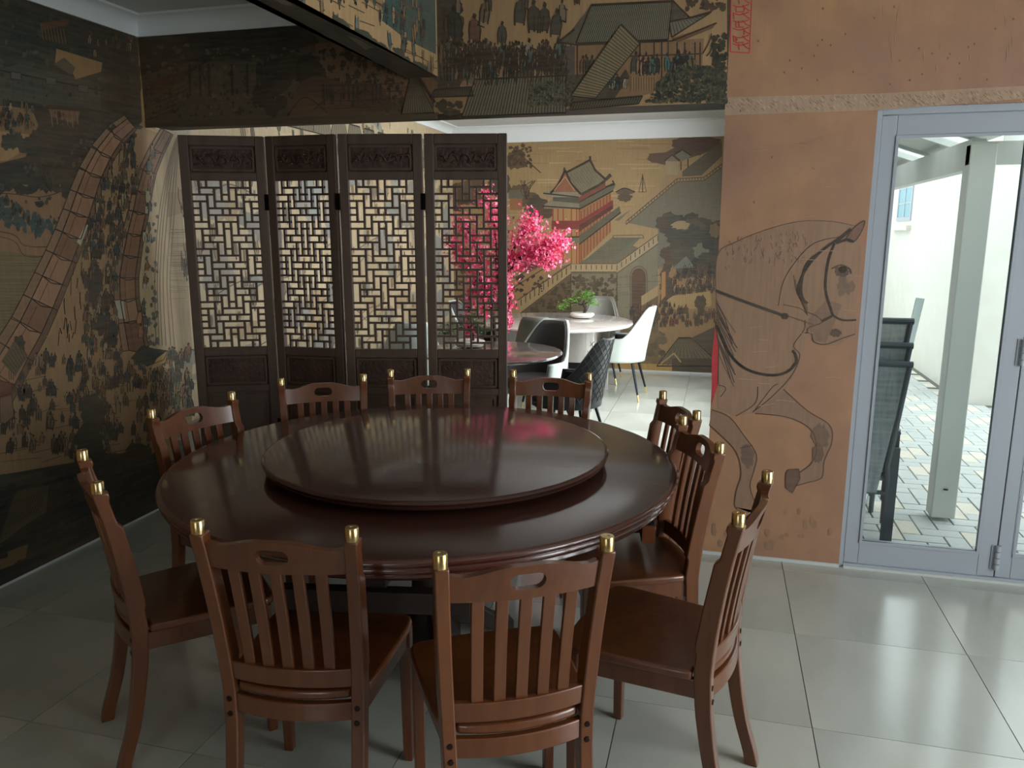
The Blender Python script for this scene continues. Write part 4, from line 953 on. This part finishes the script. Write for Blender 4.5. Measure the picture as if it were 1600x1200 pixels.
def make_chair():
    t=empty('dining_chair')
    for s in (-1,1):
        secs=[]
        for z in [.893*k/24 for k in range(10)]+[.37,.45,.462,.52,.532,.58,.64,.70,.76,.782,.796,.84,.868,.878,.893]:
            d=.020+.004*math.exp(-((z-.45)/.2)**2); wx=.017
            fr_=d-.002
            if .46<z<.525: fr_=d-.001
            elif .53<z<.79: fr_=d+.006
            elif z>.79: fr_=d-.005
            if z>.87: fr_=d+.001
            x=s*xp(z);y=yp(z)
            secs.append([(x-wx,y-d,z),(x+wx,y-d,z),(x+wx,y+fr_,z),(x-wx,y+fr_,z)])
        p=MB().sweep(secs).build('back_post',M['wood'],t,bevel=.004)
        MB().lathe([(0,0),(.0165,0),(.0165,.031),(.015,.033),(.006,.033),(.005,.0315),(0,.0315)],24,(s*xp(.9),yp(.9)-.001,.893)).build('brass_cap',M['brass'],p)
        for z in (.425,.385):
            b=MB().lathe([(0,0),(.008,0),(.007,.003),(0,.004)],12); b.v=[(x,-zz,y) for x,y,zz in b.v]; b.v=[(x+s*xp(z),y+yp(z)-.0235,zz+z) for x,y,zz in b.v]
            b.build('bolt',M['bolt'],p)
    top=lambda x:.868+.021*sm((.150-abs(x))/.115)+.004*sm((abs(x)-.14)/.03)
    bot=lambda x:.803
    curved_rail(bot,top,.026,slot=(.041,.0205),zc=.848,th=.019).build('crest_rail',M['wood'],t,ang=60)
    curved_rail(lambda x:.480,lambda x:.532,.030,hw=.162,th=.02).build('lower_rail',M['wood'],t,bevel=.003)
    curved_rail(lambda x:.388,lambda x:.437,.034,hw=.160,th=.02,yo=.002).build('back_apron',M['wood'],t,bevel=.003)
    for k in range(5):
        x=(k-2)*.052; secs=[]
        for q in range(9):
            z=.528+.282*q/8; y=yp(z)+bow(x,.028)+.001; x_=x*(1+.05*q/8)
            secs.append([(x_-.0145,y-.006,z),(x_+.0145,y-.006,z),(x_+.0145,y+.006,z),(x_-.0145,y+.006,z)])
        MB().sweep(secs).build('slat',M['wood'],t,bevel=.002)
    # seat outline
    pts=[]
    for k in range(13):
        x=-.150+.30*k/12; pts.append((x,yp(.46)-.030*(1-(x/.16)**2)-.006))
    right=[(.151,.099),(.190,.100),(.198,.16),(.209,.30),(.214,.40),(.212,.435),(.202,.455),(.182,.466)]
    pts+=right
    for k in range(1,8): x=.182-.364*k/8; pts.append((x,.466+.010*(1-(x/.182)**2)))
    pts+=[(-a,b) for a,b in reversed(right)]
    MB().prism(pts,.442,.468).build('seat',M['wood'],t,bevel=.008,seg=3)
    for s in (-1,1):
        MB().bar((s*.166,.09,.412),(s*.192,.42,.412),.02,.055).build('side_apron',M['wood'],t,smooth=False,bevel=.003)
        MB().bar((s*.192,.432,.444),(s*.192,.432,0),.036,.036,up=(0,1,0),wd2=.028,ht2=.028).build('front_leg',M['wood'],t,smooth=False,bevel=.004)
    MB().bar((-.176,.436,.412),(.176,.436,.412),.02,.055).build('front_apron',M['wood'],t,smooth=False,bevel=.003)
    return t
chair=make_chair()
CP=[((232,640),(363,612),'wooden dining chair behind the table, before the leftmost screen leaf'),
((440,592),(569,584),'wooden dining chair before the second screen leaf, pale sheen on its crest rail'),
((609,577),(731,577),'wooden dining chair before the third and fourth screen leaves from the left'),
((802,578),(921,583),'wooden dining chair right of the screen, in front of the dark marble table'),
((1041,612),(1086,641),'wooden dining chair at the right of the table, farthest back of the three there'),
((1069,650),(1126,692),'wooden dining chair right of the table, middle one of the three there'),
((1201,737),(1157,801),'wooden dining chair side on before the horse wallpaper, whole seat showing'),
((953,838),(684,866),'wooden dining chair seen from behind, right one of the two in front'),
((553,825),(303,813),'wooden dining chair seen from behind, left one of the two in front'),
((150,754),(126,703),'wooden dining chair side on at the left of the table, nearest the left wall')]
for i,(a,b,lab) in enumerate(CP):
    A=onray(*a,z=.925);B=onray(*b,z=.925); mid=(A+B)/2; d=(A-B); 
    f=Vector((-d.y,d.x)).normalized()
    if f.dot(Vector((TX-mid.x,TY-mid.y)))<0: f=-f
    rz=math.atan2(f.y,f.x)-math.pi/2
    rz+=R({1:-5,2:4,4:2}.get(i,0))
    if i==1: mid.x-=.006
    o=chair if i==0 else copy_tree(chair)
    o.location=(mid.x,mid.y,0); o.rotation_euler=(0,0,rz)
    tag(o,lab,'chair','slat-back dining chairs around the big table')

# ================================================================== FAR ROOM FURNITURE
def legs(t,sp=.19,h=.36,m1='black_leg',m2='gold_tip',gold=True,sp2=.24):
    for sx in (-1,1):
        for sy in (-1,1):
            a=Vector((sx*sp*.8,sy*sp*.8,h)); b=Vector((sx*sp2,sy*sp2,0)); q=a.lerp(b,.82)
            l=MB().tube([a,q],[.014,.010],8).build('leg',M[m1],t)
            MB().tube([q,b],[.011,.008],8).build('leg_tip',M[m2 if gold else m1],l)
def shell(hb,ha,r,lean,z0,off,n=28,m_=14,amax=115,pw=1.6,flat=0):
    """wrap-round back, opening to +y"""
    mb=MB(); rows=[]
    for i in range(n+1):
        a=-amax+2*amax*i/n; k=sm((88-abs(a))/58)
        top=ha+(hb-ha)*k; row=[]
        for j in range(m_+1):
            t=j/m_; z=z0+(top-z0)*t
            rr=r+off; ln=lean*((z-z0)/(hb-z0))**1.2
            x=math.sin(R(a))*rr*(1+.03*t)*(1-.14*max(0,(z-.62)/.3) if z>.62 else 1); y=-math.cos(R(a))*rr-ln
            if abs(a)>90: y=-math.cos(R(a))*rr*1.6-ln
            row.append((x,y,z))
        rows.append(row)
    v=[p for r_ in rows for p in r_]; f=[]
    for i in range(n):
        for j in range(m_): a=i*(m_+1)+j; f.append((a,a+m_+1,a+m_+2,a+1))
    return mb.add(v,f)
def tub_chair(inner,outer,hb=.90,ha=.60,lean=.10,quilt=False,amax=115,r=.235):
    t=empty('tub_chair')
    o=shell(hb,ha,r,lean,.37,0,amax=amax).build('shell',M[outer],t,fixn=False,ang=80)
    s=o.modifiers.new('solid','SOLIDIFY'); s.thickness=.022; s.offset=0
    o=shell(hb-.012,ha-.012,r,lean,.38,-.024,amax=amax-4).build('lining',M[inner],t,fixn=False,ang=80)
    s=o.modifiers.new('solid','SOLIDIFY'); s.thickness=.016; s.offset=0
    pts=[(.205*math.cos(R(a)),.215*math.sin(R(a))+.035) for a in range(0,360,15)]
    MB().prism(pts,.40,.475).build('seat_cushion',M[inner],t,bevel=.02,seg=3)
    pts=[(.235*math.cos(R(a)),.25*math.sin(R(a))+.035) for a in range(0,360,15)]
    MB().prism(pts,.365,.40).build('seat_base',M[outer],t,bevel=.01)
    if quilt:
        q=MB(); 
        def pt(a,z):
            rr=r+.013; ln=lean*max(0,(z-.37)/(hb-.37))**1.2
            return Vector((math.sin(R(a))*rr*(1+.02)*(1-.14*max(0,(z-.62)/.3) if z>.62 else 1),-math.cos(R(a))*rr-ln,z))
        for s_ in (-1,1):
            for k in range(-8,12):
                P=[]
                for u in range(15):
                    z=.42+.44*u/14; a=s_*(k*13-80+ (z-.42)*190)
                    if abs(a)<60: P.append(pt(a,z))
                if len(P)>1: q.tube(P,.0022,4)
        q.build('quilt_seams',M['grey_leather'],t)
    legs(t); return t
def put(o,x,y,deg,label,cat='chair',group=None,first=False):
    c=o if first else copy_tree(o); c.location=(x,y,0); c.rotation_euler=(0,0,R(deg)); tag(c,label,cat,group); return c
def shape(ta,tb): pass
wc=tub_chair('dark_leather','white_leather')
put(wc,-.90,7.56,86,'white tub chair with dark lining, right end of the pale marble table',group='tub chairs in the far room',first=True)
put(wc,-1.38,5.92,158,'white-shelled tub chair with a grey lining turned towards us between the two marble tables',group='tub chairs in the far room')
put(wc,-2.45,5.95,28,'white leather tub chair seen through the third leaf of the screen',group='tub chairs in the far room')
put(wc,-2.35,7.6,-95,'white leather tub chair at the left end of the pale marble table, behind the screen',group='tub chairs in the far room')
gc=tub_chair('grey_leather','grey_leather',hb=.90,ha=.56,lean=.05,r=.215)
put(gc,-1.23,8.34,180,'grey upright tub chair against the far wall behind the green bonsai',group='tub chairs in the far room',first=True)
put(gc,-1.46,6.55,0,'light grey tub chair, rounded back to us, at the pale marble table',group='tub chairs in the far room')
qc=tub_chair('dark_leather','quilt',hb=.87,ha=.58,lean=.09,quilt=True)
put(qc,-1.02,5.46,80,'charcoal tub chair with diamond-quilted back, right of the dark marble table',group='tub chairs in the far room',first=True)
put(qc,-2.02,4.76,-20,'charcoal tub chair behind the screen at the near side of the dark marble table',group='tub chairs in the far room')
t1=empty('marble_table',(-1.52,7.32,0),0,'pale round marble table with a box pedestal near the far wall','table')
MB().lathe([(.70,.725),(.755,.73),(.765,.742),(.76,.755),(.745,.76),(0,.76)],72).build('tabletop',M['wmarble'],t1)
MB().box(-.42,.42,-.38,.38,.42,.725).build('pedestal_box',M['wmarble'],t1,smooth=False,bevel=.005)
MB().box(-.36,.36,-.32,.32,.30,.42).build('plinth',M['black'],t1,smooth=False)
for sx in (-1,1):
    for sy in (-1,1): MB().box(sx*.44-.035,sx*.44+.035,sy*.5-.02,sy*.5+.02,0,.725).build('leg',M['wmarble'],t1,smooth=False,bevel=.003)
t2=empty('marble_table',(-1.57,5.35,0),0,'dark brown oval marble table just behind the right end of the screen','table')
MB().lathe([(.42,.715),(.50,.725),(.52,.738),(.515,.748),(.50,.752),(0,.752)],72,sx=1,sy=1).build('tabletop',M['dmarble'],t2)
MB().lathe([(.26,0),(.26,.02),(.08,.06),(.07,.5),(.16,.715)],32).build('pedestal',M['black'],t2)
# bonsai
def bonsai(x,y,z,s,lm,label):
    t=empty('bonsai',(x,y,z),0,label,'plant'); 
    MB().lathe([(.05,0),(.10,.008),(.118,.03),(.112,.045),(.10,.05),(0,.046)],32).build('bowl',M['ceramic'],t)
    tr=MB().tube([(.02,0,.04),(.03,0,.09),(.0,.01,.13),(.02,0,.17)],[.016,.012,.01,.006],7).tube([(.0,.01,.12),(-.08,0,.14),(-.15,0,.12)],[.008,.006,.003],6).tube([(.02,0,.13),(.08,0,.16)],[.007,.003],6).build('trunk',M['bark'],t)
    lf=MB(); r=random.Random(3)
    for cx,cz,rx,rz in ((-.15,.12,.06,.03),(-.08,.16,.08,.035),(.0,.20,.10,.045),(.08,.17,.08,.045),(.1,.13,.05,.02),(.04,.22,.06,.03),(-.2,.09,.04,.02)):
        for k in range(90):
            p=Vector((cx+r.gauss(0,.5)*rx,r.gauss(0,.5)*.06,cz+r.gauss(0,.5)*rz)); 
            d=Vector((r.uniform(-1,1),r.uniform(-1,1),r.uniform(-.2,1))).normalized(); e=d.cross(Vector((r.uniform(-1,1),r.uniform(-1,1),.3))).normalized()
            L_=r.uniform(.016,.030); lf.add([p-e*.007,p+d*L_*.5,p+e*.007,p+d*L_],[(0,1,3),(1,2,3)])
    o=lf.build('foliage',M[lm],t,smooth=False,fixn=False); o['kind']='stuff'
    t.scale=(s,s,s); return t
bonsai(-1.29,7.62,.76,1.05,'leaf','bright green artificial bonsai in a round white bowl on the pale marble table')
bonsai(-1.78,5.50,.752,1.0,'leafd','darker green bonsai on the dark marble table, seen through the screen lattice')
# blossom tree
bt=empty('blossom_tree',(-1.90,6.56,0),0,'artificial tree with dense hot pink blossom behind the right end of the screen','tree')
MB().lathe([(.13,0),(.16,.02),(.19,.28),(.2,.30),(.17,.30),(.16,.26),(0,.26)],28).build('pot',M['ceramic'],bt)
TB=random.Random(11)
br=[[(0,0,.26),(.02,0,.6),(-.02,.02,.95),(.03,0,1.25)],[(.0,0,1.0),(-.10,0,1.3),(-.2,.02,1.55),(-.3,0,1.72)],[(.03,0,1.2),(.02,.02,1.5),(.0,0,1.75),(-.06,0,1.9)],
[(.03,0,1.2),(.18,0,1.45),(.30,0,1.62),(.38,-.02,1.68)],[(.03,0,1.15),(.28,0,1.40),(.48,0,1.49),(.62,0,1.53)],[(.1,0,1.32),(.32,.02,1.42),(.45,0,1.42),(.54,0,1.38)],
[(0,0,1.05),(-.14,0,1.25),(-.3,0,1.38),(-.38,.02,1.5)],[(0,0,1.1),(-.14,-.04,1.2),(-.2,-.05,1.05),(-.22,-.05,.80),(-.20,-.05,.66)],[(.03,0,1.15),(.12,-.03,1.2),(.16,-.04,1.05),(.15,-.04,.85),(.13,-.04,.78)],[(0,0,1.1),(-.04,-.1,1.2),(-.06,-.12,1.0),(-.05,-.12,.85)]]
bmb=MB()
for k,b in enumerate(br): bmb.tube(b,[.035 if k==0 else .016]+[.02 if k==0 else .009]*(len(b)-2)+[.004],6)
bmb.build('trunk',M['bark'],bt)
fm_=MB()
def flower(p,s):
    u=Vector((TB.uniform(-1,1),TB.uniform(-1,.2),TB.uniform(-.6,1))).normalized(); a=u.orthogonal().normalized(); b=u.cross(a)
    c=TB.choice([(246,92,140),(232,66,116),(252,128,166),(214,50,100),(250,150,182)])
    for k in range(4):
        t=k*math.pi/2+TB.uniform(-.3,.3); d=a*math.cos(t)+b*math.sin(t); e=u.cross(d)
        fm_.add([p,p+d*s*.6-e*s*.38+u*s*.2,p+d*s+u*s*.35,p+d*s*.6+e*s*.38+u*s*.2],[(0,1,2,3)],col=c)
wt=[0,1.6,1.5,2.0,2.4,1.6,1.4,.9,.7,.6]
for k,b in enumerate(br):
    if k==0: continue
    thin=k>=7
    for q in range(int(560*wt[k])):
        i=TB.randrange(0,len(b)-1); t=TB.random(); p=Vector(b[i]).lerp(Vector(b[i+1]),t); sp=.026 if thin else .052
        if i==0 and TB.random()<.5: continue
        p+=Vector((TB.gauss(0,sp),TB.gauss(0,sp),TB.gauss(0,sp*(1.0 if not thin else 1.2))))
        flower(p,TB.uniform(.010,.019))
o=fm_.build('blossom',M['pinkf'],bt,smooth=False,fixn=False); o['kind']='stuff'
